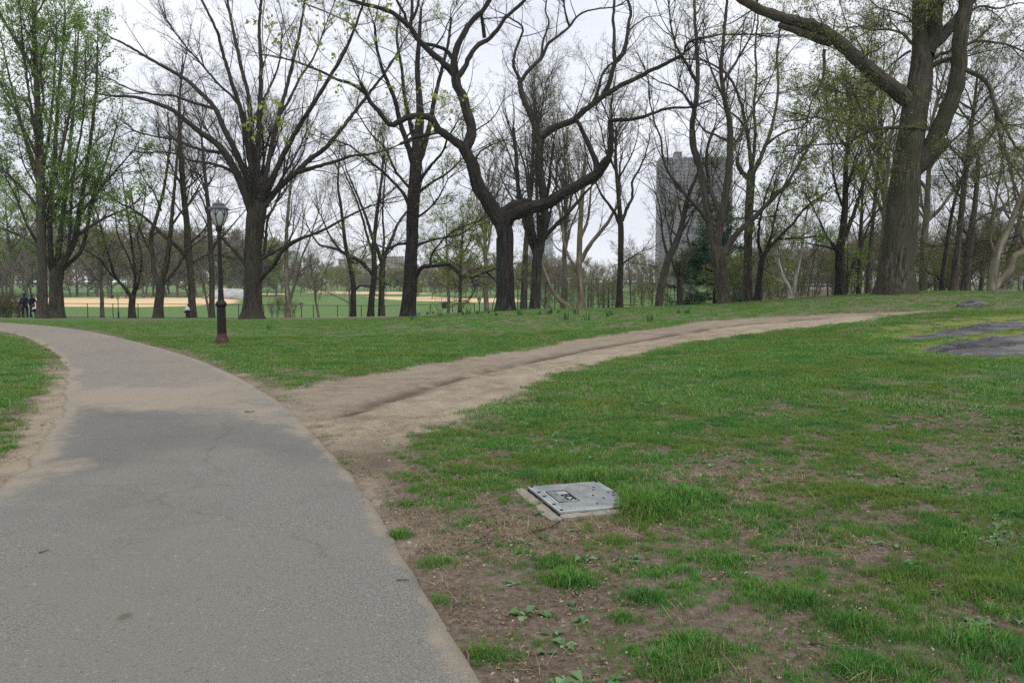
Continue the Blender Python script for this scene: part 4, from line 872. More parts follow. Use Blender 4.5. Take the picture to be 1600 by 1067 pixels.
traced('forked_tree', 'dark tree leaning right with a stubby left arm, left one of two close trunks', 60,
 [(579,496,5.4),(580,475,5),(583,445,4.6),(585,420,4.2),(584,390,3.8),(586,360,3.2),(590,325,2.6),(595,290,2),(600,240,1.3)],
 [(2.2,.9,[581,430,572,415,560,405,552,400],-.1),(2.4,.8,[584,400,574,370,566,340,556,310,545,285,535,262],-.3),(1.6,.6,[585,425,595,410,604,398],.2)], 'bare', 'bark_dark', seed=17, auto=(7, 4, .5, .3, .8, .06), budget=.6, tmin=.5)
traced('forked_tree', 'tree forking wide at mid height, right one of two close trunks', 61,
 [(596,496,5.2),(596,470,4.8),(597,435,4.6),(598,405,4.8)],
 [(3.4,1,[596,408,590,390,581,368,574,345,565,322,556,300,548,282,540,262],-.2),(3.4,1,[599,405,606,390,614,370,622,350,632,335,645,318,655,300],.3),(2,.8,[598,400,600,370,598,335,600,300,602,260,598,220],.1),(1.6,.6,[603,392,618,383,632,376,645,378],-.2)],
 'lime', 'bark_grey', seed=18, budget=.5, over=dict(nl=5000, ls=.06), tmin=.95)
traced('small_tree', 'slim sapling with a loose cloud of bright yellow-green leaves left of the gnarled trunk', 56,
 [(718,491,3),(719,470,2.6),(719,440,2.2),(720,410,1.9),(722,380,1.5),(724,345,.9)], [(1.6,.5,[719,440,730,428,745,420,760,418],-.1),(1.4,.5,[719,430,708,418,695,412,680,410],.1)],
 'lime', 'bark_grey', seed=19, auto=(18, 2.6, .25, .7, 1.3, .02), budget=.9, scale=.6, tmin=.2, over=dict(nl=15000, ls=.085, L1=2.2))
traced('slim_tree', 'straight slender trunk half hidden between the gnarled tree and the dark forked tree', 50,
 [(817,487,5),(818,460,4.6),(820,420,4.3),(822,380,4),(826,330,3.5),(830,280,3),(834,220,2.3),(836,160,1.5)], [], 'bare', 'bark_grey', seed=20, auto=(12, 5, .4, .25, .6, .05), budget=.9, tmin=.4)
traced('plane_tree', 'pale mottled plane tree with a burly foot and tan upper limbs', 52,
 [(909,486,8.5),(908,475,7),(907,450,5),(905,410,4.4),(906,370,4.2),(908,330,3.8),(911,290,3.2),(914,250,2.4)],
 [(4,1.4,[908,408,916,392,930,372,944,356,954,340,964,322,969,300,968,272,972,240],-.2),(3,1.2,[906,438,898,418,886,396,880,372,878,345,874,325,862,318,855,310],.2),(2.6,1,[908,370,918,345,922,315,924,290,930,260],.3),(2,.8,[908,330,898,300,890,270,885,240],-.3)],
 'pale', 'bark_pale', seed=21, auto=(5, 4, .6, .3, .7, .06), budget=.9, tmin=.5, over=dict(twig='twig_pale'))
traced('leaning_tree', 'bare pale trunk leaning hard to the left out of the ground beside the plane tree', 50,
 [(893,486,4.6),(884,477,4),(872,466,3.6),(862,452,3.2),(855,435,2.8),(850,422,2.2),(846,410,1.6)], [(1.6,.6,[864,455,858,460,856,468],.1)], 'pale', 'bark_pale', seed=22, budget=.3, scale=.6, tmin=.6)
traced('slender_tree', 'slender dark tree with one limb angling left, in front of the ballfield backstop', 50,
 [(968,485,6),(968,465,5.2),(969,430,4.8),(970,390,4.4),(970,355,4.4),(968,325,3.6),(965,290,3),(962,250,2.3),(963,200,1.6)],
 [(3,1.1,[968,350,960,332,950,318,940,305,932,288,925,270],-.2),(3,1,[972,345,980,325,988,308,988,285,997,268,1006,248,1013,225],.25),(1.6,.6,[972,412,985,404,996,396,1004,392],-.2)],
 'bare', 'bark_dark', seed=23, auto=(6, 4.5, .6, .3, .7, .07), budget=.9, tmin=.55)
traced('leaning_tree', 'grey tree leaning right in front of the dark slab tower', 48,
 [(1029,482,6),(1031,460,5.6),(1037,430,5.4),(1045,403,5.4),(1057,378,5),(1066,350,4.2),(1072,320,3.6),(1080,295,3),(1090,272,2.2)],
 [(2.6,.8,[1044,402,1038,380,1034,355,1032,330,1025,305],-.2),(2,.7,[1050,395,1048,370,1052,345,1048,320],.2),(2,.7,[1068,350,1062,325,1058,300],-.1),(1.6,.6,[1060,372,1046,355,1040,335],.3)],
 'bare', 'bark_grey', seed=24, auto=(6, 3.2, .5, .3, .8, .05), budget=.6, tmin=.55, over=dict(leaf='leaf_lime', nl=3500))
traced('small_tree', 'small grey tree forking into raised arms left of the dark pine', 50,
 [(1063,480,5.4),(1062,455,4.8),(1062,438,4.6)],
 [(2.4,.7,[1061,440,1054,420,1048,400,1050,380,1045,360],-.2),(3,.8,[1063,440,1069,420,1078,400,1078,385,1074,368,1080,345,1088,320],.2),(2,.7,[1076,398,1088,384,1100,372,1104,360],.2),(1.4,.5,[1060,450,1048,446,1038,448],-.2)],
 'bare', 'bark_grey', seed=25, scale=.8, budget=.5, tmin=.95)
traced('many_limbed_tree', 'big brown many-limbed tree in front of the dark pine, trunk dividing into five tall limbs', 38,
 [(1131,478,12.5),(1131,468,10.5),(1128,445,9.6),(1125,420,10),(1123,404,11),(1121,392,10)],
 [(6,5.2,[1118,394,1114,378,1110,362,1107,344,1104,325,1101,305,1098,285,1093,262,1086,240,1082,215],.1),
  (5,1.8,[1082,216,1082,195,1085,172,1089,145,1090,112,1089,80,1087,45,1085,5,1082,-40],.2),
  (3.8,1,[1110,352,1100,338,1090,325,1075,308,1061,292,1050,278,1040,260,1035,240,1032,215,1022,190,1015,160],-.35),
  (6.5,5,[1121,392,1122,370,1125,352,1128,335,1133,312,1136,290,1139,262,1141,235,1141,210],-.1),
  (5,1.6,[1141,212,1140,190,1134,165,1129,135,1127,105,1130,70,1133,35,1136,0,1138,-40],-.2),
  (4,2,[1126,330,1118,318,1111,298,1107,280,1104,255,1106,230,1115,205],.3),
  (2.4,1,[1142,222,1128,216,1112,208,1100,203,1092,192,1086,182],-.2),
  (6,1.6,[1128,400,1136,388,1146,372,1158,358,1170,348,1184,334,1198,320,1212,304,1228,290,1242,268,1256,244,1268,222],.25),
  (2,.8,[1120,344,1132,344,1150,341,1164,340],-.1),(1.6,.6,[1136,338,1140,322,1136,306,1146,290],.1),
  (3,.9,[1141,240,1155,215,1168,190,1180,165,1195,140,1210,110],.3),(3,1,[1089,130,1075,105,1060,80,1050,50,1045,10],-.3),(2.6,.8,[1129,130,1145,105,1160,80,1175,50,1182,10],.3),
  (2,.7,[1086,170,1070,150,1050,135,1030,128,1010,115],-.3),(2.2,.7,[1134,160,1120,130,1108,100,1100,60,1100,20],.4)],
 'bare', 'bark_grey', seed=26, flare=.2, S=28, tmin=.95, over=dict(twig='twig_dark', nl=5000), budget=1.1)
traced('ivy_flecked_tree', 'tall straight tree with tufts of new leaves up its trunk, right of the dark pine', 45,
 [(1168,475,8),(1168,455,6.8),(1168,420,6.4),(1169,380,6.4),(1170,340,6.4),(1172,300,6.2),(1174,270,6.4)],
 [(4.4,3,[1172,282,1164,274,1157,266,1152,256,1153,246],-.1),(4,1.3,[1174,275,1173,250,1170,225,1166,200,1160,170,1150,140,1138,120,1120,105,1100,95],-.2),(4,1.2,[1176,272,1186,252,1196,228,1206,200,1212,170,1216,130,1214,90,1218,50],.3),
  (3.4,1,[1174,268,1178,240,1180,205,1178,165,1182,120,1180,75,1184,30,1182,-20],.1),(2,.7,[1172,330,1188,330,1200,322,1215,305],.2),(2.2,.8,[1196,228,1212,215,1230,205,1250,200,1270,185],-.2),(2,.8,[1166,200,1150,182,1130,170,1115,150],.2)],
 'lime', 'bark_grey', seed=27, budget=.8, tmin=.2, over=dict(nl=15000, ls=.09, leaf='leaf_lime'))
G2 = 0
traced('dark_tree', 'dark leaning tree with long arms reaching right, just left of the white birches', 42,
 [(1182,474,5),(1184,455,4.4),(1188,425,4.2),(1191,400,4.4)],
 [(3,1,[1190,404,1186,380,1186,355,1192,325,1200,295,1212,265],-.2),(3.4,1,[1193,402,1202,386,1215,374,1228,360,1240,348,1254,330,1270,315,1290,302],.2),(2.4,.8,[1194,395,1204,372,1210,345,1216,318,1226,290,1238,258,1245,230],.1),(2,.7,[1216,374,1235,373,1255,372,1275,370,1290,372,1300,378],-.1),(2.2,.7,[1228,290,1245,262,1262,230,1278,205,1290,180],.3)],
 'green', 'bark_black', seed=28, budget=.5, tmin=.9, scale=.9, over=dict(nl=14000, ls=.09, leaf='leaf_green'))
traced('birch_tree', 'white-barked birch bending left above the lawn edge', 44,
 [(1235,468,3),(1234,455,2.8),(1231,445,2.7),(1226,436,2.5),(1221,424,2.3),(1217,410,2.1),(1214,395,1.8),(1210,375,1.3),(1205,350,.9)], [(1.4,.6,[1231,446,1222,440,1212,436,1206,430],-.1)], 'lime', 'bark_birch', seed=29, scale=.6, auto=(6, 2, .4, .4, .9, .05), budget=.25, tmin=.5)
traced('birch_tree', 'white-barked birch leaning right, behind the bent one', 46,
 [(1238,468,2.6),(1243,440,2.5),(1247,420,2.4),(1251,400,2.2),(1254,380,2),(1257,355,1.6),(1262,325,1.2)], [], 'lime', 'bark_birch', seed=30, scale=.6, auto=(6, 2, .4, .4, .9, .05), budget=.25, tmin=.5)
traced('leafy_tree', 'black-trunked tree wrapped in bright green new leaves, two stems parting at its foot', 42,
 [(1313,463,8.4),(1313,445,7.2),(1312,415,7),(1313,385,6.6),(1317,360,5.6),(1320,330,5),(1321,295,4),(1322,255,3.2),(1326,210,2.4),(1330,160,1.6)],
 [(4,1.6,[1319,460,1324,440,1331,420,1338,402,1346,386,1352,366,1360,345],.2),(4,1.2,[1320,370,1330,345,1337,325,1343,305,1350,285,1358,262,1366,235,1372,200],.1),(2.4,.8,[1312,400,1300,382,1290,365,1280,345,1270,322],-.2),(2.4,.8,[1320,330,1308,300,1302,270,1300,240,1296,200],-.3),
  (2,.7,[1310,392,1292,386,1275,383,1258,380],-.2),(2.2,.8,[1321,290,1335,262,1345,235,1350,200],.4)],
 'green', 'bark_black', seed=31, auto=(9, 3.6, .35, .4, 1.0, .03), budget=.7, tmin=.35, over=dict(nl=20000, ls=.10, leaf='leaf_lime'))
traced('slim_tree', 'very thin dark upright tree between the leaf-wrapped tree and the oak', 47,
 [(1341,461,3),(1341,430,2.7),(1343,390,2.4),(1345,350,2.1),(1348,300,1.7),(1350,250,1.2)], [], 'bare', 'bark_dark', seed=32, auto=(9, 2.6, .35, .4, 1, .04), budget=.4, scale=.8, tmin=.4)
traced('slim_tree', 'thin grey-brown tree close against the left side of the oak trunk', 46,
 [(1356,461,3.6),(1357,430,3.3),(1360,390,3.1),(1364,345,2.8),(1368,300,2.4),(1373,255,2),(1378,200,1.4)], [], 'bare', 'bark_grey', seed=33, auto=(9, 3.2, .4, .4, 1, .05), budget=.5, tmin=.4)
traced('slim_tree', 'thin black trunk leaning right, first one right of the oak', 44,
 [(1471,460,3.2),(1473,430,3),(1477,400,2.9),(1482,365,2.7),(1487,335,2.4),(1493,310,2.2),(1501,285,1.6)], [(1.6,.6,[1470,440,1462,430,1450,426,1446,420],-.1)], 'bare', 'bark_black', seed=34, auto=(5, 2.5, .5, .3, .9, .05), budget=.3, tmin=.5)
traced('tall_tree', 'tall slightly leaning grey tree rising to the top of the view right of the oak', 45,
 [(1490,461,6.4),(1491,445,5.4),(1494,410,5),(1498,375,4.6),(1502,335,4.4),(1506,295,4),(1511,250,3.6),(1517,205,3),(1522,165,2.4),(1527,120,1.6)], [(2,.7,[1507,255,1495,240,1482,225,1478,200],-.2),(2,.7,[1516,235,1530,222,1545,208,1560,190],.2)],
 'bare', 'bark_grey', seed=35, auto=(12, 4, .35, .4, 1.0, .05), budget=.9, tmin=.4)
traced('branchy_tree', 'grey tree with many level side branches, just right of the tall leaning one', 47,
 [(1508,461,7),(1509,440,6),(1512,405,5.8),(1516,375,5.4),(1520,345,4.6),(1524,315,3.8),(1527,280,3),(1530,245,2)],
 [(2.6,1,[1516,415,1530,408,1545,406,1560,400],.2),(2.2,.8,[1514,395,1500,385,1485,380,1465,385],-.2),(2.2,.8,[1520,350,1540,335,1560,330,1580,318],.2),(2,.8,[1518,380,1540,375,1560,378,1580,372],-.2)],
 'bare', 'bark_grey', seed=36, auto=(14, 3.2, .25, .8, 1.4, .02), budget=.9, tmin=.25)
traced('contorted_tree', 'contorted pale-barked tree with two bent trunks at the right edge of the lawn', 38,
 [(1551,461,5.8),(1551,450,5.2),(1552,435,5.4),(1554,415,6),(1557,398,5.8),(1561,386,5.4),(1571,368,5),(1581,345,4.2),(1590,320,3.6),(1599,300,3),(1612,275,2)],
 [(6,3.6,[1554,452,1562,440,1572,430,1580,420,1582,408,1588,398,1598,393,1601,380,1597,368,1600,352,1612,338],-.1),(3,1.2,[1600,392,1615,394,1630,390],.1),(2,.8,[1556,400,1550,385,1548,370,1553,355],-.2)],
 'pale', 'bark_pale', seed=37, auto=(5, 3, .6, .4, .9, .03), budget=.6, tmin=.6, over=dict(twig='twig_brown'))
# ---------------------------------------------------------------- woods behind: a few kinds, copied
def libtree(name, seed, H, r, style, bk, nlimb, La, ang, upb, tm=.3, lean=.03, over=None, budget=.5, scale=1.0, stems=1):
    rng = np.random.default_rng(seed); root = empty(name); st = dict(STY[style]); st.update(over or {}); out = []
    for s_ in range(stems):
        P, R = grow(rng, np.array([[rng.normal(0, .12*(stems > 1)), rng.normal(0, .12*(stems > 1)), -.3]]), np.array([[rng.normal(0, lean*(1+3*(stems > 1))), rng.normal(0, lean*(1+3*(stems > 1))), 1.]]), np.array([H*.86]), np.array([r]), 16, .045, .03, .22)
        if s_ == 0: place_trunk(root, rng, P[0], R[0], 10, bk, .25, .35); TP = (P[0], R[0])
        else: g = Geo(); g.tube(P, R, 7); g.build('trunk', M[bk], root); out.append((P[0], R[0]))
    pos, d, rad, pl, t = spawn(rng, P if stems == 1 else np.concatenate([P]), R, nlimb, tm, *ang, tmax=.97)
    d[:, 2] = np.abs(d[:, 2]); L_ = La*rng.uniform(.6, 1.15, nlimb)*(1.2-.55*t); Pa, Ra = grow(rng, pos, d, L_, np.minimum(rad*.72, .02*L_), 9, .1, upb, .3)
    g = Geo(); g.tube(Pa, Ra, 6); g.build('limbs', M[bk], root)
    for i in range(nlimb): out.append((Pa[i], Ra[i]))
    finish(root, rng, out, st, scale, TP, max(tm, .3), budget)
    return root
def kids(o): return [c for c in D.objects if c.parent == o]
def copy_tree(src, loc, rz, s, label, cat, group):
    o = src.copy(); sc.collection.objects.link(o); o.location = loc; o.rotation_euler = (0, 0, rz); o.scale = (s, s, s*1.0)
    for c in src_kids[src.name]: d = c.copy(); sc.collection.objects.link(d); d.parent = o
    tag(o, label, cat, group); return o
LIB = {}
LIB['bare_a'] = libtree('bare_tree', 201, 15, .24, 'bare', 'bark_wood', 14, 5.5, (.35, .8), .05, over=dict(twig='twig_brown', nl=7000, leaf='leaf_olive', ls=.08))
LIB['bare_b'] = libtree('bare_tree', 202, 12, .18, 'bare', 'bark_wood', 14, 4.5, (.4, 1.0), .04, over=dict(twig='twig_brown', nl=9000, leaf='leaf_lime', ls=.07))
LIB['bare_c'] = libtree('bare_tree', 203, 17, .26, 'vase', 'bark_wood', 16, 7.0, (.3, .6), .05, over=dict(twig='twig_brown', nl=8000, leaf='leaf_olive', ls=.08))
LIB['lime'] = libtree('budding_tree', 204, 12, .18, 'lime', 'bark_wood', 14, 4.5, (.5, 1.1), .03, over=dict(nl=14000, ls=.10, leaf='leaf_lime', twig='twig_brown'))
LIB['green'] = libtree('leafing_tree', 205, 15, .22, 'green', 'bark_wood', 16, 5.0, (.4, .9), .04, over=dict(nl=26000, ls=.12, twig='twig_brown'))
LIB['brush'] = libtree('brush_shrub', 206, 3.2, .035, 'bare', 'bark_wood', 16, 2.2, (.3, 1.0), .02, tm=.05, stems=5, scale=.55, over=dict(twig='twig_brown', nl=3500, ls=.06, leaf='leaf_olive'), budget=.6)
LIB['brushg'] = libtree('leafy_shrub', 207, 2.6, .03, 'lime', 'bark_wood', 16, 1.8, (.3, 1.0), .02, tm=.05, stems=5, scale=.5, over=dict(twig='twig_brown', nl=9000, ls=.07, leaf='leaf_lime'), budget=.6)
def conifer(seed, H):
    rng = np.random.default_rng(seed); root = empty('pine_tree'); P, R = grow(rng, np.array([[0, 0, -.2]]), np.array([[0, 0, 1.]]), np.array([H]), np.array([H*.017]), 14, .01, .05, .1)
    place_trunk(root, rng, P[0], R[0], 10, 'bark_dark', .1, .3); m = 120
    t = rng.uniform(.03, .99, m); pos = np.stack([np.interp(t, np.linspace(0, 1, 15), P[0][:, i]) for i in range(3)], -1); a = rng.uniform(0, 6.283, m)
    d = np.stack([np.cos(a), np.sin(a), -.12+.7*t], -1); L_ = H*.46*(1-t)**.7*rng.uniform(.7, 1.15, m)+.3; P1, R1 = grow(rng, pos, d, L_, .012*L_+.004, 7, .05, .02)
    pos, d, rad, pl, tt = spawn(rng, P1, R1, 1500, .2, .5, 1.1); P2, R2 = grow(rng, pos, d*[1, 1, .5], np.full(1500, .55)*rng.uniform(.5, 1.3, 1500), np.full(1500, .006), 3, .1, .05)
    g = Geo(); g.tube(P1, R1, 4); g.tube(P2, R2, 3); g.build('crown', M['bark_dark'], root)
    lv = leaves(rng, P2, 26000, .21, .08, .16); o = mk('foliage', lv[0], [lv[1]], M['needle'], root, smooth=False, attrs={'rnd': ('POINT', 'FLOAT', lv[2])}); o['kind'] = 'stuff'
    return root
LIB['far_bare'] = libtree('far_bare_tree', 221, 14, .26, 'bare', 'bark_wood', 18, 6.0, (.5, 1.2), .03, tm=.10, over=dict(twig='twig_brown', nl=16000, leaf='far_brown', ls=.28, rt=2.6), budget=.55)
LIB['far_tan'] = libtree('far_bare_tree', 222, 12, .22, 'bare', 'bark_wood', 20, 5.5, (.6, 1.3), .03, tm=.08, over=dict(twig='twig_pale', nl=16000, leaf='far_olive', ls=.30, rt=2.4), budget=.55)
LIB['far_green'] = libtree('far_leafing_tree', 223, 12, .22, 'lime', 'bark_wood', 18, 5, (.6, 1.3), .03, tm=.08, over=dict(twig='twig_brown', nl=20000, leaf='leaf_lime', ls=.32, rt=2), budget=.5)
LIB['mid_tan'] = libtree('budding_tree', 231, 12, .17, 'bare', 'bark_wood', 20, 5, (.5, 1.2), .03, tm=.12, over=dict(twig='twig_brown', nl=20000, leaf='far_olive', ls=.11, rt=1.5), budget=.75)
LIB['mid_brown'] = libtree('bare_tree', 232, 14, .19, 'bare', 'bark_wood', 20, 5.5, (.45, 1.1), .04, tm=.12, over=dict(twig='twig_pale', nl=16000, leaf='far_brown', ls=.11, rt=1.5), budget=.75)
LIB['pine'] = conifer(208, 6.6)
src_kids = {o.name: [c for c in D.objects if c.parent == o] for o in LIB.values()}
first = set()
def put(kind, u, Y, s, label, group=None, cat='tree', x=None):
    p = gnd(u, Y); src = LIB[kind]; rz = rs.uniform(0, 6.28)
    if kind not in first:
        first.add(kind); src.location = p; src.rotation_euler = (0, 0, rz); src.scale = (s, s, s); tag(src, label, cat, group); return src
    return copy_tree(src, p, rz, s, label, cat, group)
rs = random.Random(77)
o = put('pine', 1116, 56, 1.08, 'dark green bushy pine low on the ground behind the many-limbed tree')
GL = {'bare_a': 'bare grey-brown tree hazed with pale buds', 'bare_b': 'spreading tree dotted with yellow-green buds', 'bare_c': 'tall fan-shaped bare tree', 'lime': 'tree hazed with yellow-green new leaves', 'green': 'tree filled with fresh green leaves', 'mid_tan': 'rounded tree hazed with olive buds', 'mid_brown': 'leafless pale brown tree', 'far_bare': 'hazy brown leafless tree', 'far_tan': 'hazy grey-olive budding tree', 'far_green': 'hazy pale green tree'}
farmix = [('far_bare', 4), ('far_tan', 5), ('far_green', 2.4)]
def belt(n, u0, u1, Y0, Y1, s0, s1, mixk, where, group):
    for i in range(n):
        k = rs.choices([a for a, b in mixk], [b for a, b in mixk])[0]
        u = u0 + (u1-u0)*(i+rs.uniform(.1, .9))/n; put(k, u, rs.uniform(Y0, Y1), rs.uniform(s0, s1), GL[k] + ' ' + where, group)
bare = [('bare_a', 3), ('bare_b', 3), ('bare_c', 2), ('lime', .6)]
belt(54, -320, 440, 296, 345, 1.25, 2.0, farmix, 'in the wood behind the left ballfield', 'trees in the wood behind the left ballfield')
belt(22, -320, 400, 360, 410, 1.9, 2.6, farmix, 'at the back of the wood behind the left ballfield', 'trees at the back of the left wood')
belt(80, 340, 900, 420, 500, .7, 1.15, farmix, 'in the far belt across the open field', 'trees in the far belt across the open field')
belt(18, 640, 860, 262, 330, .7, 1.05, farmix, 'on the slope beyond the gnarled tree', 'trees on the slope beyond the gnarled tree')
belt(30, 850, 1200, 160, 300, .5, .85, [('mid_tan', 4), ('mid_brown', 4), ('lime', 1.5), ('far_tan', 1)], 'on the slope beyond the gnarled tree', 'trees on the slope beyond the gnarled tree')
belt(13, 845, 1190, 100, 170, .45, .68, [('mid_tan', 4), ('mid_brown', 3), ('lime', 2)], 'in the grove left of the dark tower', 'trees in the grove around the ballfield backstop')
belt(14, 1150, 1800, 56, 90, .4, .7, [('bare_a', 2), ('bare_b', 4), ('lime', 3)], 'in the thicket behind the oak', 'trees in the thicket behind the oak')
belt(48, 1130, 1850, 90, 170, .5, .95, [('mid_tan', 4), ('mid_brown', 4), ('lime', 2.5), ('bare_b', 2)], 'deep in the wood behind the oak', 'trees deep in the wood behind the oak')
for u, Y, s, k in ((-60, 66, .95, 'green'), (10, 75, .9, 'green'), (-140, 58, 1.1, 'green'), (160, 66, .75, 'bare_a'), (330, 95, 1.0, 'bare_b'), (40, 100, 1.1, 'bare_a'), (500, 78, .75, 'bare_b'), (545, 105, 1.0, 'lime')):
    put(k, u, Y, s, GL[k] + ' standing on the near side of the left ballfield', 'trees between the fence and the ballfield')
for u, Y, s, k in ((1385, 52, 1.1, 'bare_c'), (1565, 52, 1.1, 'bare_b'), (1620, 46, 1.0, 'lime'), (1440, 60, 1.3, 'bare_a'), (880, 72, 1.1, 'bare_c'), (760, 74, 1.0, 'bare_c'), (700, 80, 1.1, 'lime'), (1530, 70, 1.2, 'lime')):
    put(k, u, Y, s, GL[k] + ' just beyond the lawn crest', 'trees just beyond the lawn crest')
SL = {'brush': 'low leafless brush', 'brushg': 'low leafy green brush'}
for i in range(64):
    u = 1150 + i*9.2 + rs.uniform(-6, 6); kb = rs.choice(['brush', 'brush', 'brushg']); put(kb, u, rs.uniform(46, 90), rs.uniform(.6, 1.15), SL[kb] + ' in the undergrowth behind the oak', 'undergrowth shrubs behind the oak', 'shrub')
for i in range(26):
    kb = rs.choice(['brush', 'brushg']); put(kb, rs.uniform(-90, 33), rs.uniform(60.2, 62.5), rs.uniform(.34, .48), SL[kb] + ' in the hedge left of the walker', 'hedge shrubs left of the walker', 'shrub')
for u, Y, s in ((433, 59, .36), (447, 60, .33), (425, 61, .3), (460, 60.5, .3)): put('brush', u, Y, s, 'low leafless bramble round the light brown two-stemmed tree', 'brambles round the two-stemmed tree', 'shrub')
for u in range(860, 1180, 18): put('brush', u+rs.uniform(-6, 6), rs.uniform(62, 100), rs.uniform(.5, .8), 'low grey brush in the grove beyond the lawn crest', 'brush in the grove beyond the crest', 'shrub')
for o in list(LIB.values()):
    if o.name in src_kids and [k for k, v in LIB.items() if v == o][0] not in first: pass
# ---------------------------------------------------------------- lamp posts
M['iron'] = plain('black_painted_iron', (.012, .010, .010), .55, .3, 14, spec=.25)
M['rust'] = plain('rusty_brown_iron', (.06, .028, .022), .7, .45, 9, bmp=.004)
M['cap'] = plain('grey_lamp_cap', (.05, .055, .06), .35, .2, 10, spec=.5)
m, nt_, b_ = mat('milky_lamp_glass'); b_.inputs['Base Color'].default_value = (.40, .43, .41, 1); b_.inputs['Roughness'].default_value = .18; b_.inputs['Specular IOR Level'].default_value = .5; b_.inputs['Transmission Weight'].default_value = .25; M['glass'] = m
def lamp(loc, rz, label, base_mat):
    r = empty('lamp_post', loc, rz); tag(r, label, 'street lamp')
    mb = MB(); mb.lathe([(.20, -.12), (.205, .02), (.19, .05), (.185, .10), (.15, .16), (.135, .22), (.125, .27)], 8); mb.build('base', base_mat, r, bevel=.006)
    mb = MB(); mb.lathe([(.122, .27), (.118, .33), (.114, .9), (.112, 1.0)], 24, flute=.06); mb.build('lower_shaft', M['iron'], r)
    mb = MB(); mb.lathe([(.112, .99), (.128, 1.0), (.145, 1.03), (.150, 1.07), (.135, 1.11), (.100, 1.14), (.085, 1.17), (.082, 1.2)], 24); mb.build('collar', M['iron'], r, True)
    mb = MB(); mb.lathe([(.080, 1.19), (.074, 1.3), (.068, 1.40), (.078, 1.405), (.078, 1.43), (.064, 1.44), (.060, 1.5), (.052, 2.80), (.066, 2.81), (.066, 2.84), (.052, 2.85), (.050, 3.0)], 20); mb.build('shaft', M['iron'], r)
    mb = MB(); mb.lathe([(.050, 2.99), (.070, 3.01), (.088, 3.04), (.082, 3.08), (.092, 3.11), (.092, 3.14)], 20); mb.build('neck', M['iron'], r, True)
    ln = MB(); prof = [(.085, 3.14), (.125, 3.20), (.170, 3.29), (.205, 3.39), (.222, 3.48), (.222, 3.56)]; ln.lathe(prof, 24); g = ln.build('lantern_glass', M['glass'], r, True)
    for k in range(6):
        a = k*math.pi/3 + .3; rb = MB(); rb.rod([((q+.008)*math.cos(a), (q+.008)*math.sin(a), z) for q, z in prof], .011, 6)
        if k % 1 == 0:
            pts = []
            for i in range(7):
                f = i/6; a2 = a + f*math.pi/3; zz_ = 3.56 - .13*math.sin(f*math.pi)**.6*0 - .16*(1-abs(2*f-1))*0; 
                z2 = 3.55 - .17*(1-math.sin(f*math.pi)); q2 = np.interp(z2, [z for _, z in prof], [q for q, _ in prof])+.008; pts.append((q2*math.cos(a2), q2*math.sin(a2), z2))
            rb.rod(pts, .008, 5)
        rb.build('rib', M['iron'], g)
    mb = MB(); mb.lathe([(.222, 3.555), (.252, 3.56), (.256, 3.60), (.235, 3.62), (.215, 3.635), (.165, 3.66), (.155, 3.70), (.16, 3.715), (.12, 3.74), (.04, 3.76), (.02, 3.765)], 24); mb.build('cap', M['cap'], r, True)
    mb = MB(); mb.lathe([(.022, 3.76), (.030, 3.775), (.018, 3.79), (.014, 3.80), (.004, 3.86)], 10); mb.build('finial', M['iron'], r, True)
    return r
lp = hit(347, 537); lx, ly = float(lp[0]), float(lp[1]); lamp((lx, ly, float(ground_z(lx, ly)[0])), .2, 'tall black cast-iron lamp post with rusty foot on the lawn beside the path', M['rust'])
for u, Y, lb in ((185, 118, 'small distant lamp post with a brownish lantern in front of the left ballfield'), (471, 103, 'small distant dark lamp post beyond the fence, right of the bramble bush'), (749, 93, 'distant lamp post showing only its lantern beside the foot of the gnarled tree')):
    p = gnd(u, Y); lamp((p[0], p[1], float(ground_z(p[0], p[1])[0])), 0, lb, M['iron'])
# green pole beside the gnarled tree
M['green_iron'] = plain('dark_green_paint', (.012, .03, .028), .4, .2, 8)
p = gnd(777, 40); r = empty('metal_pole', (p[0], p[1], p[2])); tag(r, 'slim dark green metal pole standing against the left side of the gnarled trunk', 'pole')
mb = MB(); mb.lathe([(.075, -.2), (.075, .25), (.055, .27), (.05, 3.6), (.056, 3.62), (.04, 3.66)], 12); mb.build('shaft', M['green_iron'], r, True)
mb = MB(); mb.lathe([(.12, -.1), (.12, .06), (.08, .08)], 12); mb.build('base', M['green_iron'], r)
# ---------------------------------------------------------------- hydrant
p = gnd(293, 57); r = empty('fire_hydrant', (p[0], p[1], float(ground_z(p[0], p[1])[0]))); tag(r, 'black fire hydrant with a silver dome top by the far walkway', 'hydrant')
M['silver'] = plain('silver_paint', (.62, .63, .64), .4, .15, 6)
mb = MB(); mb.lathe([(.19, -.1), (.19, .05), (.14, .07), (.13, .10), (.125, .50), (.15, .52), (.15, .56)], 16); mb.build('barrel', M['iron'], r, True)
mb = MB(); mb.lathe([(.165, .56), (.175, .58), (.17, .66), (.13, .75), (.07, .80), (.03, .81), (.03, .87)], 16); mb.build('bonnet', M['silver'], r, True)
for s in (-1, 1):
    mb = MB(); mb.lathe([(.055, .0), (.055, .10), (.065, .10), (.065, .14), (.02, .16)], 10, M=Matrix.Translation((0, 0, .42)) @ Matrix.Rotation(s*math.pi/2, 4, 'Y') @ Matrix.Translation((0, 0, .10))); mb.build('nozzle', M['iron'], r)
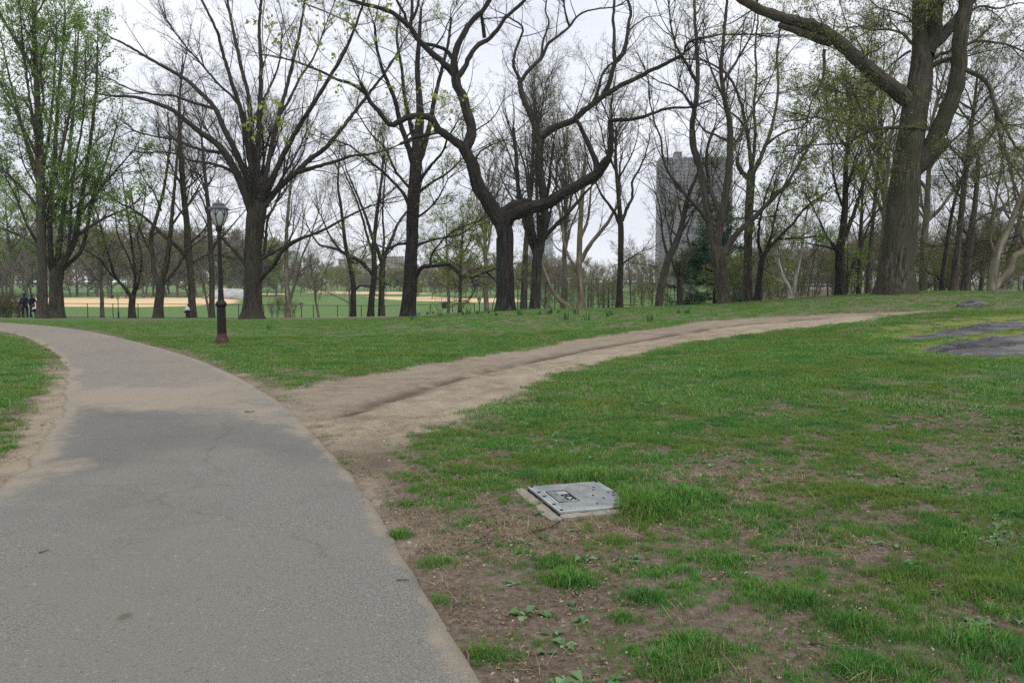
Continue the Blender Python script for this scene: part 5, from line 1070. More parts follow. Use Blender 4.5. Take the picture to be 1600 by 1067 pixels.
# ---------------------------------------------------------------- fence along the far walkway
M['fence'] = plain('dark_fence_paint', (.02, .028, .022), .5, .2)
def fence(pts, h, post_every, label, sag=0.0, wires=True, name='fence', midrail=True, wire_step=.15):
    P = smooth_line(np.array(pts), 300); s = np.concatenate([[0], np.cumsum(np.linalg.norm(np.diff(P, axis=0), axis=1))]); n = int(s[-1]/post_every)
    g = lambda t: np.array([np.interp(t, s, P[:, 0]), np.interp(t, s, P[:, 1])])
    o0 = g(0); r = empty(name, (o0[0], o0[1], 0)); tag(r, label, 'fence')
    def q(t, z): a = g(t); return (a[0]-o0[0], a[1]-o0[1], float(ground_z(a[0], a[1])[0])+z)
    for i in range(n+1):
        mb = MB(); t = i*post_every; mb.rod([q(t, -.3), q(t, h+.03)], .032, 6); mb.build('post', M['fence'], r)
        if i < n:
            mb = MB(); mb.rod([q(t, h), q(t+post_every, h)], .022, 5); mb.build('rail', M['fence'], r)
            if midrail: mb = MB(); mb.rod([q(t, .08), q(t+post_every, .08)], .018, 5); mb.build('rail', M['fence'], r)
    if wires:
        mb = MB(); k = 0; t = 0
        while t < n*post_every:
            mb.rod([q(t, .08), q(t+h*.6, h)], .0025, 3); mb.rod([q(t+h*.6, .08), q(t, h)], .0025, 3); t += wire_step
        o = mb.build('chain_link_mesh', M['fence'], r); o['kind'] = 'stuff'
    return r
fence([gnd(u, Y)[:2] for u, Y in ((-260, 60.8), (0, 61.2), (200, 61.8), (330, 62.2), (500, 64), (640, 66), (760, 68))], 1.12, 1.9, 'low dark chain-link fence along the far walkway in front of the ballfields', wire_step=.3)
def backstop(u, Y, w_, h, rz, label, wings=True):
    p = gnd(u, Y); r = empty('backstop', (p[0], p[1], p[2]), rz); tag(r, label, 'backstop'); mbm = MB()
    segs = [((-w_/2, 0), (w_/2, 0), h)] + ([((w_/2, 0), (w_*1.1, w_*.55), h*.8), ((-w_/2, 0), (-w_*1.1, w_*.55), h*.8)] if wings else [])
    for (a, b, hh) in segs:
        n = 4
        for i in range(n+1):
            f = i/n; x_, y_ = a[0]+(b[0]-a[0])*f, a[1]+(b[1]-a[1])*f; mb = MB(); mb.rod([(x_, y_, -.5), (x_, y_, hh)], .05, 6); mb.build('post', M['fence'], r)
        for zr in (.1, hh*.5, hh): mb = MB(); mb.rod([(*a, zr), (*b, zr)], .035, 5); mb.build('rail', M['fence'], r)
        L_ = math.hypot(b[0]-a[0], b[1]-a[1]); k = int(L_/.25)
        for i in range(k):
            f0, f1 = i/k, min(1, (i+3)/k); q0 = (a[0]+(b[0]-a[0])*f0, a[1]+(b[1]-a[1])*f0); q1 = (a[0]+(b[0]-a[0])*f1, a[1]+(b[1]-a[1])*f1)
            mbm.rod([(*q0, .1), (*q1, hh)], .006, 3); mbm.rod([(*q1, .1), (*q0, hh)], .006, 3)
    o = mbm.build('chain_link_mesh', M['fence'], r); o['kind'] = 'stuff'
backstop(905, 78, 5, 3.2, .25, 'tall dark chain-link backstop between the plane tree and the slender dark tree')
backstop(985, 82, 4.5, 2.8, -.3, 'dark chain-link backstop right of the slender dark tree')
backstop(22, 292, 11, 6, .4, 'chain-link backstop behind the walker at the far left')
backstop(700, 185, 6, 2.6, 0, 'small chain-link backstop on the centre ballfield', False)
backstop(470, 330, 12, 4.5, .1, 'distant chain-link backstop across the open field', True)
fence([gnd(u, Y)[:2] for u, Y in ((60, 293), (160, 291), (260, 292))], 3.0, 5, 'tall chain-link fence behind the left ballfield', wires=True, wire_step=1.0)
# low concrete kerb / dugout bench line and litter bin on the left ballfield
p = gnd(176, 291); r = empty('litter_bin', tuple(p)); tag(r, 'small dark litter bin at the back edge of the left ballfield', 'litter bin')
mb = MB(); mb.lathe([(.45, 0), (.55, .05), (.55, 1.1)], 12); mb.build('drum', M['iron'], r, True); mb = MB(); mb.lathe([(.56, 1.1), (.5, 1.25), (.2, 1.35)], 12); mb.build('lid', M['green_iron'], r, True)
p = gnd(695, 176); r = empty('litter_bin', tuple(p)); tag(r, 'small dark litter bin on the clay of the centre ballfield', 'litter bin')
mb = MB(); mb.lathe([(.5, -.1), (.6, .05), (.6, 1.2)], 12); mb.build('drum', M['iron'], r, True); mb = MB(); mb.lathe([(.61, 1.2), (.5, 1.35), (.2, 1.4)], 12); mb.build('lid', M['iron'], r, True)
# ---------------------------------------------------------------- people by the left pair of trees
M['navy'] = plain('navy_jacket', (.022, .03, .10), .85, .25, 12); M['trouser'] = plain('dark_trousers', (.015, .016, .025), .9, .2, 12)
M['skin'] = plain('skin', (.42, .26, .19), .6, .06); M['hair'] = plain('dark_hair', (.02, .015, .012), .7); M['jkt2'] = plain('black_jacket', (.02, .018, .022), .8)
M['white'] = plain('white_cloth', (.7, .7, .7), .8, .08); M['shoe'] = plain('dark_shoe', (.02, .02, .02), .6)
def skin_body(name, J, E, mats, pick, parent):
    me = D.meshes.new(name); me.from_pydata([j[0] for j in J], E, []); o = D.objects.new(name, me); link(o)
    md = o.modifiers.new('s', 'SKIN'); md.use_smooth_shade = True
    for i, j in enumerate(J):
        sv = me.skin_vertices[0].data[i]; sv.radius = (j[1], j[2] if len(j) > 2 else j[1]); sv.use_root = (i == 0)
    o.modifiers.new('u', 'SUBSURF').levels = 2; o.modifiers['u'].render_levels = 2
    C.view_layer.update(); dg = C.evaluated_depsgraph_get(); nm = D.meshes.new_from_object(o.evaluated_get(dg)); D.objects.remove(o); nm.name = name
    for m_ in mats: nm.materials.append(m_)
    for pl in nm.polygons: pl.material_index = pick(pl.center); pl.use_smooth = True
    return link(D.objects.new(name, nm), parent)
def person(loc, rz, label, jac, tro, stride=.16, armf=.0, extra=None, headc=None):
    r = empty('person', loc, rz); tag(r, label, 'person'); r.scale = (1.15, 1.12, 1.02)
    J = [((0, 0, .95), .15, .12), ((0, 0, 1.12), .145, .11), ((0, .01, 1.32), .175, .12), ((0, .01, 1.45), .12, .09), ((0, .02, 1.52), .055), ((0, .03, 1.60), .085, .095), ((0, .035, 1.70), .085, .095), ((0, .03, 1.76), .05),
         ((.19, .01, 1.42), .07), ((.25, -.04+armf, 1.16), .052), ((.25, .04+armf*2, .93), .04), ((.25, .07+armf*2, .85), .038), ((-.19, .01, 1.42), .07), ((-.26, .03, 1.16), .052), ((-.30, .10, .95), .04), ((-.31, .13, .87), .038),
         ((.10, stride*.4, .86), .095), ((.11, stride*.9, .49), .07), ((.11, stride, .09), .05), ((.12, stride+.13, .035), .042), ((-.10, -stride*.3, .86), .095), ((-.10, -stride*.4, .49), .07), ((-.10, -stride-.02, .10), .05), ((-.11, -stride+.11, .035), .042)]
    E = [(0,1),(1,2),(2,3),(3,4),(4,5),(5,6),(6,7),(3,8),(8,9),(9,10),(10,11),(3,12),(12,13),(13,14),(14,15),(0,16),(16,17),(17,18),(18,19),(0,20),(20,21),(21,22),(22,23)]
    def pick(c):
        if c.z > 1.50: return 3 if (c.z > 1.68 or c.y < .01) else 2
        if c.z < .08: return 4
        if abs(c.x) > .2 and c.z < .90: return 2
        return 1 if c.z < .90 else 0
    skin_body('body', J, E, [jac, tro, M['skin'], headc or M['hair'], M['shoe']], pick, r)
    mb = MB(); mb.ball((0, .118, 1.645), (.012, .016, .018), 6, 4); mb.build('nose', M['skin'], r, True)
    return r
def at_ground(u, Y): p = gnd(u, Y); return (p[0], p[1], float(ground_z(p[0], p[1])[0]))
r = person(at_ground(39, 59.6), .25, 'person in a navy jacket and cap walking away with a dark backpack, arm held out', M['navy'], M['trouser'], .14, .02, headc=M['navy'])
mb = MB(); mb.ball((0, -.17, 1.27), (.16, .12, .25), 12, 8); mb.build('backpack', M['jkt2'], r, True)
mb = MB(); mb.lathe([(.098, 1.70), (.103, 1.74), (.08, 1.79), (.03, 1.81)], 14, c=(0, .032, 0)); mb.build('cap', M['navy'], r, True)
r = person(at_ground(51, 60.2), -.4, 'person with pale top and black jacket pushing a pushchair, half hidden by the leafy trunk', M['jkt2'], M['navy'], .1, .14)
mb = MB(); mb.ball((0, .11, 1.25), (.10, .06, .18), 10, 6); mb.build('shirt', M['white'], r, True)
q = at_ground(55, 59.4); r = empty('pushchair', q, .6); tag(r, 'small pushchair with white and dark fabric beside the two walkers', 'pushchair')
M['chrome'] = plain('pushchair_frame', (.45, .45, .46), .35, .1, metal=.6)
mb = MB(); mb.ball((0, .1, .55), (.22, .34, .16), 12, 7); mb.build('seat', M['trouser'], r, True); mb = MB(); mb.ball((0, .0, .62), (.18, .14, .22), 12, 7); mb.build('hood', M['white'], r, True)
mb = MB()
for s in (-.2, .2): mb.rod([(s, -.45, 1.0), (s, -.1, .6), (s, .35, .15)], .013, 6); mb.rod([(s, .2, .55), (s, -.3, .15)], .013, 6)
mb.rod([(-.2, -.45, 1.0), (.2, -.45, 1.0)], .016, 6); mb.build('frame', M['chrome'], r)
for s in (-.22, .22):
    for y_ in (.37, -.32):
        mb = MB(); mb.lathe([(.13, -.02), (.14, 0), (.13, .02)], 16, M=Matrix.Translation((s, y_, .14)) @ Matrix.Rotation(math.pi/2, 4, 'Y')); mb.build('wheel', M['iron'], r, True)
# ---------------------------------------------------------------- metal utility cover on its concrete collar
M['galv'] = plain('galvanised_steel', (.33, .35, .35), .55, .28, 9, metal=.35, spec=.4); M['conc'] = plain('rough_concrete', (.22, .195, .16), .95, .3, 14, bmp=.006)
M['galv_d'] = plain('grimy_steel', (.17, .178, .175), .6, .35, 20, metal=.4); M['hole'] = plain('dark_slot', (.012, .012, .012), .9)
cA, cB, cC, cD = [np.array([*c, float(gz(np.array([c[0]]), np.array([c[1]]))[0])]) for c in COV]
cen = (cA+cB+cC+cD)/4; ex = ((cD-cA)+(cC-cB))/2; ey = ((cB-cA)+(cC-cD))/2; W_, H_ = np.linalg.norm(ex), np.linalg.norm(ey)
exn = ex/W_; eyn = ey - exn*(ey@exn); eyn /= np.linalg.norm(eyn)
ang = math.atan2(exn[1], exn[0]); r = empty('utility_cover', (cen[0], cen[1], 0.0), ang); r.rotation_euler = (0.0, 0.0, ang)
tag(r, 'grey steel ribbed utility cover set in a concrete collar among the grass', 'utility cover')
zt = .038; hw, hh = W_/2, H_/2
mb = MB(); co = MB()
for (c_, d_) in (((0, -hh-.045, -.045), (W_+.15, .09, .14)), ((0, hh+.03, -.05), (W_+.14, .05, .13)), ((-hw-.04, 0, -.05), (.07, H_-.004, .13)), ((hw+.045, 0, -.04), (.085, H_-.004, .155))):
    nx_, ny_ = max(2, int(d_[0]/.03)), max(2, int(d_[1]/.03)); Vc = []; Fc_ = []
    for iy in range(ny_+1):
        for ix in range(nx_+1):
            ed = ix in (0, nx_) or iy in (0, ny_); Vc.append((c_[0]+(ix/nx_-.5)*d_[0]+rs.uniform(-.003, .003), c_[1]+(iy/ny_-.5)*d_[1]+rs.uniform(-.004, .004), c_[2]+d_[2]/2-(.014 if ed else 0)+rs.uniform(-.005, .003)))
    for iy in range(ny_):
        for ix in range(nx_): q0 = iy*(nx_+1)+ix; Fc_.append((q0, q0+1, q0+nx_+2, q0+nx_+1))
    rim_ = [ix for ix in range(nx_+1)]+[iy*(nx_+1)+nx_ for iy in range(1, ny_+1)]+[ny_*(nx_+1)+ix for ix in range(nx_-1, -1, -1)]+[iy*(nx_+1) for iy in range(ny_-1, 0, -1)]
    kb = len(Vc)
    for j in rim_: Vc.append((Vc[j][0], Vc[j][1], c_[2]-d_[2]/2))
    for j in range(len(rim_)): j2 = (j+1) % len(rim_); Fc_.append((rim_[j], kb+j, kb+j2, rim_[j2]))
    co.add(Vc, Fc_)
co.build('collar', M['conc'], r, True)
mb = MB(); mb.box((0, 0, zt-.03), (W_-.004, H_-.004, .03)); mb.build('frame', M['hole'], r)
mb = MB(); mb.box((0, 0, zt-.006), (W_-.012, H_-.012, .018)); mb.build('plate', M['galv'], r, bevel=.003)
zp = zt+.003
# raised tread studs (one joined part)
V, T_, Q_ = [], [], []
nu, nv = 34, 30; bx0, bx1, by0, by1 = -.22*W_, .20*W_, -.36*H_, -.10*H_   # logo field
for i in range(nu):
    for j in range(nv):
        cx = -hw+.055+(W_-.11)*(i+.5*(j % 2))/(nu-.5); cy = -hh+.055+(H_-.11)*j/(nv-1)
        if bx0-.012 < cx < bx1+.012 and by0-.012 < cy < by1+.012: continue
        a, b2, hz = .0105, .0045, .0045; k = len(V); V += [(cx-a, cy, zp-.001), (cx, cy-b2, zp-.001), (cx+a, cy, zp-.001), (cx, cy+b2, zp-.001), (cx-a*.5, cy, zp+hz), (cx+a*.5, cy, zp+hz)]
        T_ += [(k, k+1, k+4), (k+1, k+2, k+5), (k+2, k+3, k+5), (k+3, k, k+4)]; Q_ += [(k+1, k+5, k+4, k+4), (k+3, k+4, k+5, k+5)]
T_ += [(q_[0], q_[1], q_[2]) for q_ in Q_]
o = mk('tread_studs', V, [np.array(T_)], M['galv_d'], r, smooth=False); o['kind'] = 'stuff'
def border(x0, x1, y0, y1, t_, z0, h, nm, mt):
    mb = MB(); mb.box(((x0+x1)/2, y0, z0), (x1-x0+t_, t_, h)); mb.box(((x0+x1)/2, y1, z0), (x1-x0+t_, t_, h)); mb.box((x0, (y0+y1)/2, z0), (t_, y1-y0-t_, h)); mb.box((x1, (y0+y1)/2, z0), (t_, y1-y0-t_, h)); return mb.build(nm, mt, r)
border(bx0, bx1, by0, by1, .006, zp+.001, .005, 'logo_frame', M['hole'])
border(-hw+.03, hw-.03, -hh+.03, hh-.03, .004, zp+.0005, .003, 'rim_line', M['galv_d'])
mb = MB(); mb.box(((bx0+bx1)/2, by0+(by1-by0)*.27, zp+.0008), (bx1-bx0-.012, (by1-by0)*.38, .003)); mb.build('dark_band', M['galv_d'], r)
def text(body, size, loc, rz, mt, name='lettering', ext=.002):
    cu = D.curves.new(name, 'FONT'); cu.body = body; cu.size = size; cu.extrude = ext; cu.align_x = 'CENTER'; cu.align_y = 'CENTER'; cu.offset = .0015; t_ = D.objects.new(name, cu); link(t_)
    C.view_layer.update(); nm = D.meshes.new_from_object(t_.evaluated_get(C.evaluated_depsgraph_get())); D.objects.remove(t_); nm.materials.clear(); nm.materials.append(mt)
    o = D.objects.new(name, nm); link(o, r); o.location = loc; o.rotation_euler = (0, 0, rz); return o
text('ECS', .10, ((bx0+bx1)/2+.05*W_, by0+(by1-by0)*.70, zp+.003), 0, M['hole'])
for (fx, fy) in ((-.93, -.92), (-.1, -.92), (.93, -.92), (-.93, .92), (.0, .92), (.93, .92), (-.45, -.92), (.5, -.92)):
    mb = MB(); mb.lathe([(.013, 0), (.013, .004), (.009, .006)], 10, c=(fx*hw*.98, fy*hh*.98, zp)); mb.build('bolt', M['hole'], r)
mb = MB()
for (fx, fy) in ((-.3, .5), (-.05, .78), (.2, .8), (.35, .45), (.6, .62), (.1, .3), (-.5, .62), (.7, .1)): mb.box((fx*hw, fy*hh, zp+.002), (.016, .012, .005))
mb.build('slot', M['hole'], r)
# ---------------------------------------------------------------- rock outcrops
def rock_mat():
    m, nt, b = mat('grey_schist'); n1 = tex(nt, 'Noise', 3.2, 7, .68, vscale=(.10, 1.3, .6), dist=.8); n2 = tex(nt, 'Noise', 14, 5, .7, vscale=(.10, 1.0, .5)); n3 = tex(nt, 'Noise', 1.1, 3)
    c = ramp(nt, n1.outputs[0], [(.38, (.045, .045, .046)), (.47, (.115, .113, .116)), (.55, (.18, .178, .178)), (.70, (.30, .295, .28))])
    c = mix(nt, math_(nt, 'MULTIPLY', fac(nt, n2.outputs[0], .45, .65), .5), c, (.07, .07, .08)); n4 = tex(nt, 'Noise', 1.6, 5, .7, vscale=(.3, 1.3, 1)); c = mix(nt, math_(nt, 'MULTIPLY', fac(nt, n4.outputs[0], .55, .62), .7), c, (.16, .19, .05))
    nt.links.new(c, b.inputs['Base Color']); bump(nt, b, math_(nt, 'ADD', n1.outputs[0], n2.outputs[0]), .12); b.inputs['Roughness'].default_value = .85; return m
M['rock'] = rock_mat()
def slab(poly, hgt, label, seed, rzdir):
    c0 = poly.mean(0); lo, hi = poly.min(0), poly.max(0); n = 110; gx, gy = np.meshgrid(np.linspace(lo[0]-.3, hi[0]+.3, int(n*1.4)), np.linspace(lo[1]-.3, hi[1]+.3, n)); fx, fy = gx.ravel(), gy.ravel()
    s = sdf(fx, fy, poly); c_, s_ = math.cos(rzdir), math.sin(rzdir); a = fx*c_+fy*s_; b = -fx*s_+fy*c_
    st = fbm(a*.25, b*1.6, 1.0, 5, seed); step = np.floor(st*7)/7*.6+st*.4
    h = sst(-.15, .5, s+(fbm(fx, fy, 2.5, 4, seed+1)-.5)*.5); z = gz(fx, fy) - .07 + h*(hgt*1.0 + (step-.5)*hgt*4.0 + .07*(fbm(fx, fy, 5, 3, seed+2)-.5))
    I = np.arange(len(fx)).reshape(gx.shape); q = np.stack([I[:-1, :-1], I[:-1, 1:], I[1:, 1:], I[1:, :-1]], -1).reshape(-1, 4); q = q[(s[q] > -.2).any(1)]
    used = np.unique(q); rm = np.full(len(fx), -1); rm[used] = np.arange(len(used))
    V = np.stack([fx-c0[0], fy-c0[1], z], -1)[used]; o = mk('rock_outcrop', V, [rm[q]], M['rock']); o.location = (c0[0], c0[1], 0); tag(o, label, 'rock'); return o
slab(ROCKS[0], .10, 'middle streak of dark bedrock in the mossy grass at the right edge', 71, .1)
slab(ROCKS[1], .14, 'largest and nearest slab of dark fissured bedrock at the right edge', 75, .1)
slab(ROCKS[2], .08, 'thin farthest streak of pale bedrock in the yellow moss at the right edge', 79, .1)
def boulder(u, v, w_, h_, label, seed, dpt=.6, name='boulder'):
    p = hit(u, v); rng = np.random.default_rng(seed); mb = MB(); n, m_ = 40, 20; V = []
    Y = p[1]; wx = w_*Y/F_PX/2; hz = h_*Y/F_PX
    for j in range(m_+1):
        th = math.pi/2*j/m_*1.25
        for i in range(n):
            a = 2*math.pi*i/n; V.append((math.sin(min(th, math.pi/2))*math.cos(a), math.sin(min(th, math.pi/2))*math.sin(a), math.cos(th)))
    V = np.array(V); nn = fbm(V[:, 0]*1.0+3*seed, V[:, 1]+V[:, 2]*1.3, 1.6, 4, seed)-.5; V = V*(1+.5*nn)[:, None]; V[:, 2] = np.maximum(V[:, 2], -.5); V *= [wx, wx*dpt, hz]
    F_ = [(j*n+i, (j+1)*n+i, (j+1)*n+(i+1) % n, j*n+(i+1) % n) for j in range(m_) for i in range(n)]
    mb.add(V, F_); o = mb.build(name, M['rock'], None, True); o.location = (p[0], p[1], float(ground_z(p[0], p[1])[0])-.02); tag(o, label, 'rock'); return o
boulder(1520, 479, 52, 11, 'low rounded grey boulder on the lawn in front of the pale contorted tree', 3)
M['rock_far'] = M['rock']
M['rock_far'] = plain('pale_schist', (.36, .35, .34), .9, .3, .8, bmp=.1)
o = boulder(362, 466.5, 85, 15, 'long pale rock outcrop at the far edge of the left ballfield behind the lamp post', 5, .5)
o.data.materials[0] = M['rock_far']
boulder(1250, 447, 60, 12, 'pale grey rock mound far behind the white birches', 6, .5); boulder(1570, 456.5, 40, 5, 'flat grey rock on the crest behind the contorted tree', 8, .4)
boulder(1205, 456.6, 36, 10, 'grey rock mound in the thicket right of the tall ivy-flecked trunk', 9, .5)
# ---------------------------------------------------------------- fallen sticks, leaves of bulbs
M['stick'] = plain('fallen_stick', (.12, .085, .06), .9, .4, 20); M['stick_d'] = plain('dark_stick', (.05, .038, .03), .9, .3, 20)
def stick(pix, r_, label, mt='stick'):
    P = []
    for i, (u, v) in enumerate(pix): h_ = hit(u, v); P.append((h_[0], h_[1], float(ground_z(h_[0], h_[1])[0])+r_+(.012 if 0 < i < len(pix)-1 else .003)))
    if sdf(np.array([P[0][0]]), np.array([P[0][1]]), path_poly)[0] > 0: P = [(a, b, float(gz(np.array([a]), np.array([b]))[0])+.018+r_) for a, b, c in P]
    o0 = P[0]; mb = MB(); mb.rod([tuple(np.array(p)-o0) for p in P], [r_*(1-.5*i/(len(P)-1)) for i in range(len(P))], 6); o = mb.build('fallen_stick', M[mt], None, True); o.location = o0; tag(o, label, 'stick', 'fallen sticks'); return o
stick([(752, 841), (770, 829), (783, 821), (795, 815)], .006, 'straight grey stick on bare soil left of the utility cover', 'stick')
stick([(722, 866), (738, 858), (752, 852), (770, 843)], .005, 'brown stick lying nearly in line below the straight grey one')
stick([(826, 832), (845, 829), (860, 825), (875, 815)], .006, 'bent dark stick just below the concrete collar', 'stick_d')
stick([(703, 962), (706, 950), (722, 944), (745, 942), (762, 944)], .005, 'thin curved stick arching over the soil right of the path edge')
stick([(812, 950), (822, 955), (832, 961)], .008, 'short thick brown stick in the middle of the bare patch', 'stick')
stick([(897, 954), (903, 942), (908, 934)], .005, 'short upright-lying twig right of the bare patch')
stick([(1265, 1010), (1280, 1014), (1296, 1017)], .006, 'dark stick near the bottom edge of the lawn', 'stick_d')
stick([(620, 912), (630, 911.5), (640, 912)], .004, 'small black twig on the asphalt at its right edge', 'stick_d')
stick([(61, 869), (68, 867), (76, 864)], .004, 'thin black twig alone on the near asphalt at left', 'stick_d')
stick([(383, 646), (390, 646.5), (398, 645.5)], .010, 'reddish twig on the sandy crossing of the path', 'stick')
stick([(1215, 708), (1225, 706), (1236, 707)], .007, 'pale stick in the patchy grass of the right lawn')
stick([(1187, 747), (1196, 742), (1206, 737)], .006, 'thin stick slanting over grass right of the straw patch'); stick([(922, 668), (926, 673), (931, 678)], .007, 'pale short stick in the grass above the cover')
stick([(1188, 574.5), (1196, 573.8), (1203, 573.5)], .014, 'weathered stick far up the right lawn')
stick([(729, 1018), (732, 1030), (731, 1042)], .006, 'short stick next to the path edge near the bottom'); stick([(860, 1050), (872, 1058), (882, 1064)], .006, 'brown twig at the bottom of the bare soil')
M['bulb'] = leafmat('bulb_leaf', [(0, (.02, .06, .03)), (1, (.05, .11, .05))], .15)
rb = np.random.default_rng(91); bulbs = [clump('bulb_plant', rb, 16, .34, .13, .025, M['bulb'], .45) for i in range(4)]
bl = [(640,489),(648,491),(655,489.5),(668,488.5),(677,487.8),(683,488),(688,491.5),(645,496.5),(726,489),(733,487.5),(745,488),(763,488),(775,491),(812,490),(843,489),(857,488),(861,487.5),(873,486.5),(885,497),(899,487),(901,489),(918,498),(950,492),(955,490),(1015,499),(421,512),(1060,487),(1075,488)]
for i, (u, v) in enumerate(bl):
    p = hit(u, v+3); o = D.objects.new('bulb_plant', bulbs[i % 4]); link(o); o.location = (p[0], p[1], float(ground_z(p[0], p[1])[0])-.01); s = rs.uniform(.5, 1.0); o.scale = (s, s, s); o.rotation_euler = (0, 0, rs.uniform(0, 6)); tag(o, 'dark clump of upright bulb leaves dotted along the lawn crest', 'plant', 'clumps of bulb leaves along the lawn crest')
# ---------------------------------------------------------------- overhanging twig of a tree outside the view (top centre)
rng = np.random.default_rng(300); r = empty('overhanging_branch', tuple(at(420, -60, 8.5))); off = np.array(r.location); tag(r, 'thin near branch with young yellow-green leaves hanging in from the top edge', 'branch')
lim = []
for r0, r1, pts, dy in ((1.7, .8, [330,-190,420,-60,470,0,500,15,530,28,548,38,560,52], 0), (1.1, .35, [548,38,560,55,580,76,600,103,625,132,648,160,672,172,690,168,705,160], .3), (.8, .3, [545,38,570,38,590,30,605,25], -.2), (1.0, .35, [420,-60,440,20,452,70,470,110,500,118,530,125], .5), (.8, .3, [470,0,480,40,500,80,520,100], -.4), (.9, .3, [420,-60,410,40,415,100,425,160,440,210,470,230], -.2), (.6, .3, [415,100,395,140,390,180,400,215], -.1)):
    W = []
    for i in range(0, len(pts), 2): W.append([*at(pts[i], pts[i+1], 8.5+dy*i/len(pts)), (r0+(r1-r0)*i/len(pts))*8.5/F_PX])
    W = smooth_line(np.array(W), 30); P = W[:, :3]-off; g = Geo(); g.tube(P[None], W[None, :, 3], 6); g.build('limb', M['twig_pale'], r); lim.append((P, W[:, 3]))
LP = np.array([resamp(P, R, 16)[0] for P, R in lim]); LR = np.array([resamp(P, R, 16)[1] for P, R in lim])
pos, d, rad, pl, t = spawn(rng, LP, LR, 110, .2, .5, 1.1); P2, R2 = grow(rng, pos, d, rng.uniform(.08, .32, 110), np.full(110, .0024), 3, .15, .02); g = Geo(); g.tube(P2, R2, 4); tw = g.build('twigs', M['twig_pale'], r); tw['kind'] = 'stuff'
V, Q, rn = [], [], []
for i in range(110):
    for j in range(rng.integers(3, 8)):
        c = P2[i, -1-rng.integers(0, 2)] + rng.normal(0, .014, 3); a = rng.normal(size=3); a[2] -= .5; a /= np.linalg.norm(a); b = np.cross(a, rng.normal(size=3)); b /= np.linalg.norm(b); s = rng.uniform(.018, .045) if rng.random() < .85 else rng.uniform(.045, .065); k = len(V)
        V += [c, c+a*s*.5+b*s*.42, c+a*s*1.1, c+a*s*.5-b*s*.42]; Q.append((k, k+1, k+2, k+3)); rn += [rng.random()]*4
o = mk('foliage', V, [np.array(Q)], M['leaf_lime'], r, smooth=False, attrs={'rnd': ('POINT', 'FLOAT', rn)}); o['kind'] = 'stuff'
# ---------------------------------------------------------------- parked car deep behind the oak
M['carp'] = plain('dark_blue_car_paint', (.02, .03, .05), .25, .05, spec=.6); M['carg'] = plain('car_glass', (.02, .025, .03), .08, .05, spec=.8); M['tyre'] = plain('tyre_rubber', (.015, .015, .015), .8); M['lightc'] = plain('pale_lamp_lens', (.8, .8, .78), .2, .03)
p = gnd(1472, 92); r = empty('parked_car', (p[0], p[1], p[2]+.3), .15); tag(r, 'dark parked car glimpsed between the trunks right of the oak', 'car')
mb = MB(); prof = [(-2.2, .35), (-2.25, .7), (-2.1, .95), (-1.3, 1.02), (-.7, 1.42), (.7, 1.45), (1.45, 1.05), (2.15, .95), (2.25, .6), (2.2, .35)]; n = len(prof)
mb.add([(x_, -.85, z_) for x_, z_ in prof]+[(x_, .85, z_) for x_, z_ in prof], [tuple(range(n))[::-1], tuple(range(n, 2*n))]+[(i, (i+1) % n, n+(i+1) % n, n+i) for i in range(n)]); mb.build('body', M['carp'], r, bevel=.06)
mb = MB(); mb.box((.0, 0, 1.2), (1.5, 1.72, .26)); mb.build('side_window', M['carg'], r, bevel=.02)
for x_ in (-1.4, 1.4):
    for y_ in (-.82, .82): mb = MB(); mb.lathe([(.3, -.1), (.33, -.08), (.33, .08), (.3, .1)], 18, M=Matrix.Translation((x_, y_, .33)) @ Matrix.Rotation(math.pi/2, 4, 'X')); mb.build('wheel', M['tyre'], r, True)
for x_ in (-2.22, 2.22):
    for y_ in (-.6, .6): mb = MB(); mb.ball((x_, y_, .72), (.06, .16, .09), 8, 5); mb.build('headlight', M['lightc'], r, True)
# ---------------------------------------------------------------- buildings far off
def building(u0, u1, vtop, Y, depth, floors, bays, wall, glass, label, base=0.0, rz=0.0, roof=None, name='apartment_tower', band=None):
    x0, x1 = (u0-800)/F_PX*Y, (u1-800)/F_PX*Y; H = CAMZ+(HOR-vtop)*Y/F_PX - base; w_ = x1-x0; r = empty(name, ((x0+x1)/2, Y+depth/2, base), rz); tag(r, label, 'building')
    mb = MB(); mb.box((0, 0, H/2-2), (w_, depth, H+4)); mb.build('wall', wall, r)
    fh = H/floors; mg = MB(); ms = MB(); bw = w_/bays; bd = max(2, int(depth/bw)); bdw = depth/bd
    for i in range(floors):
        z_ = (i+.5)*fh; ms.box((0, 0, i*fh+fh*.04), (w_+.5, depth+.5, fh*.16))
        for j in range(bays): mg.box((-w_/2+(j+.5)*bw, -depth/2-.04, z_+.1*fh), (bw*.62, .1, fh*.5))
        for s in (-1, 1):
            for j in range(bd): mg.box((s*(w_/2+.04), -depth/2+(j+.5)*bdw, z_+.1*fh), (.1, bdw*.62, fh*.5))
    o = mg.build('windows', glass, r); o['kind'] = 'stuff'; ms.build('floor_bands', band or wall, r)
    mb = MB(); mb.box((0, 0, H+.5), (w_*1.01, depth*1.01, 1.2)); mb.build('roof', band or wall, r)
    for (fx, fw, hh_) in (roof or []): mb = MB(); mb.box((fx*w_, 0, H+1.1+hh_/2), (fw*w_, depth*.4, hh_)); mb.build('roof_house', wall, r)
    return r
M['tower'] = plain('hazed_grey_brick', (.15, .145, .155), .9, .05, .02); M['tower_b'] = plain('tower_band', (.19, .185, .19), .9, .1, .02); M['tglass'] = plain('tower_window', (.045, .05, .065), .3, .3, .2, spec=.6)  # tower wall lightened and blued, so its colour carries some distance haze
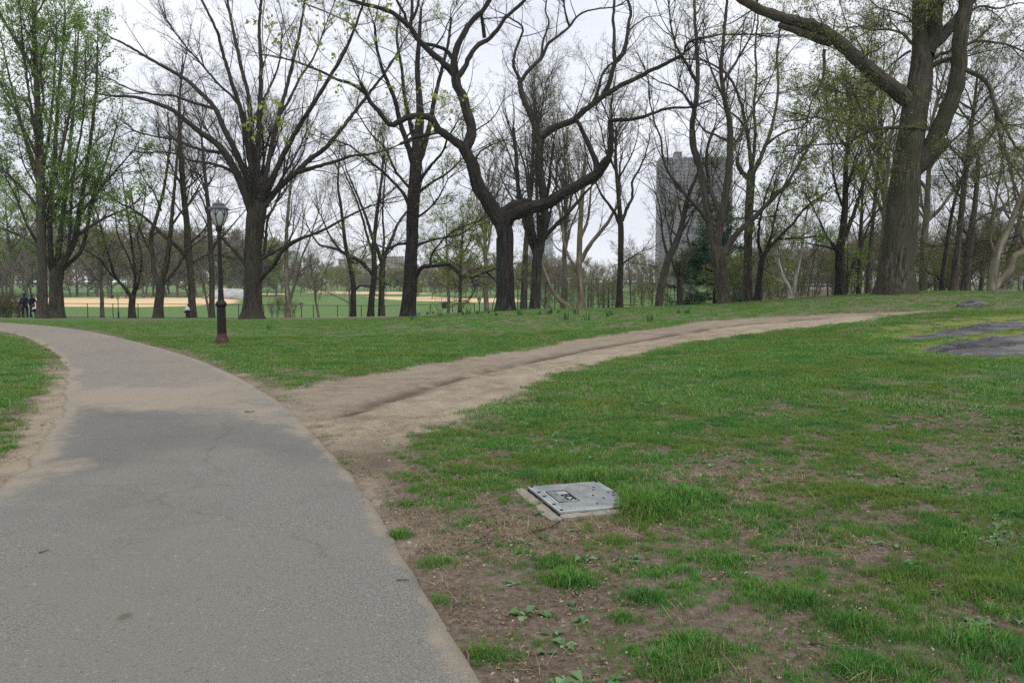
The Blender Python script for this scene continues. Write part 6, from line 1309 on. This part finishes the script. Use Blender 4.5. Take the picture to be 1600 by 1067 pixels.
M['bld_pale'] = plain('pale_far_facade', (.42, .42, .43), .9, .1, .05); M['bld_tan'] = plain('tan_far_facade', (.33, .28, .24), .9, .1, .05); M['bld_hazed_win'] = plain('pale_glass_band', (.30, .36, .43), .3, .1, .05); M['bld_hazed'] = plain('haze_blue_facade', (.22, .28, .36), .3, .1, .05)  # faint tower's pale blue walls and windows have distance haze painted in
building(1032, 1143, 251, 640, 34, 34, 16, M['tower'], M['tglass'], 'tall dark grey slab tower rising behind the many-limbed tree', 2, -.10, [(-.23, .10, 6)], band=M['tower_b'])
building(828, 862, 332, 1150, 30, 40, 8, M['bld_hazed'], M['bld_hazed_win'], 'pale bluish tower faint in the haze behind the gnarled tree', 4, .1, band=M['bld_pale'])
building(416, 436, 378, 900, 25, 20, 6, M['bld_tan'], M['tglass'], 'tan apartment block in the distance left of the pale two-stemmed tree', 3, .1, [(0, .4, 4)])
building(440, 462, 394, 880, 25, 14, 6, M['bld_pale'], M['tglass'], 'pale low apartment block next to the tan one in the distance', 3, 0)
building(474, 494, 404, 860, 20, 9, 7, M['bld_pale'], M['tglass'], 'small pale flat-roofed building above the far trees', 3, .1, [(0, .5, 3)])
building(530, 578, 406, 900, 20, 8, 14, M['bld_tan'], M['tglass'], 'long grey low block above the far trees in the centre gap', 3, 0, [(-.2, .2, 3), (.3, .1, 4)])
building(515, 600, 418, 820, 20, 6, 24, M['bld_pale'], M['tglass'], 'long pale terrace along the far edge of the park', 2, 0)
building(598, 630, 402, 930, 20, 10, 8, M['bld_tan'], M['tglass'], 'tan block far behind the two close trunks', 3, .1)
building(1150, 1215, 428, 300, 14, 4, 9, M['bld_pale'], M['tglass'], 'low pale building glimpsed through the thicket right of the pine', 0, .1); building(1265, 1310, 434, 280, 12, 3, 7, M['bld_pale'], M['tglass'], 'low white building glimpsed through branches behind the leaf-wrapped tree', 0, -.1)
# ---------------------------------------------------------------- haze
HAZE = .00022
mb = MB(); mb.box((0, 850, 72), (2400, 1760, 172)); hm = D.materials.new('thin_air'); hm.use_nodes = True; hn = hm.node_tree; hn.nodes.clear()
pv = hn.nodes.new('ShaderNodeVolumePrincipled'); pv.inputs['Density'].default_value = HAZE; pv.inputs['Color'].default_value = (.93, .95, 1, 1); pv.inputs['Anisotropy'].default_value = .2; ho = hn.nodes.new('ShaderNodeOutputMaterial'); hn.links.new(pv.outputs[0], ho.inputs['Volume'])
if HAZE: h = mb.build('haze', hm); h['kind'] = 'stuff'
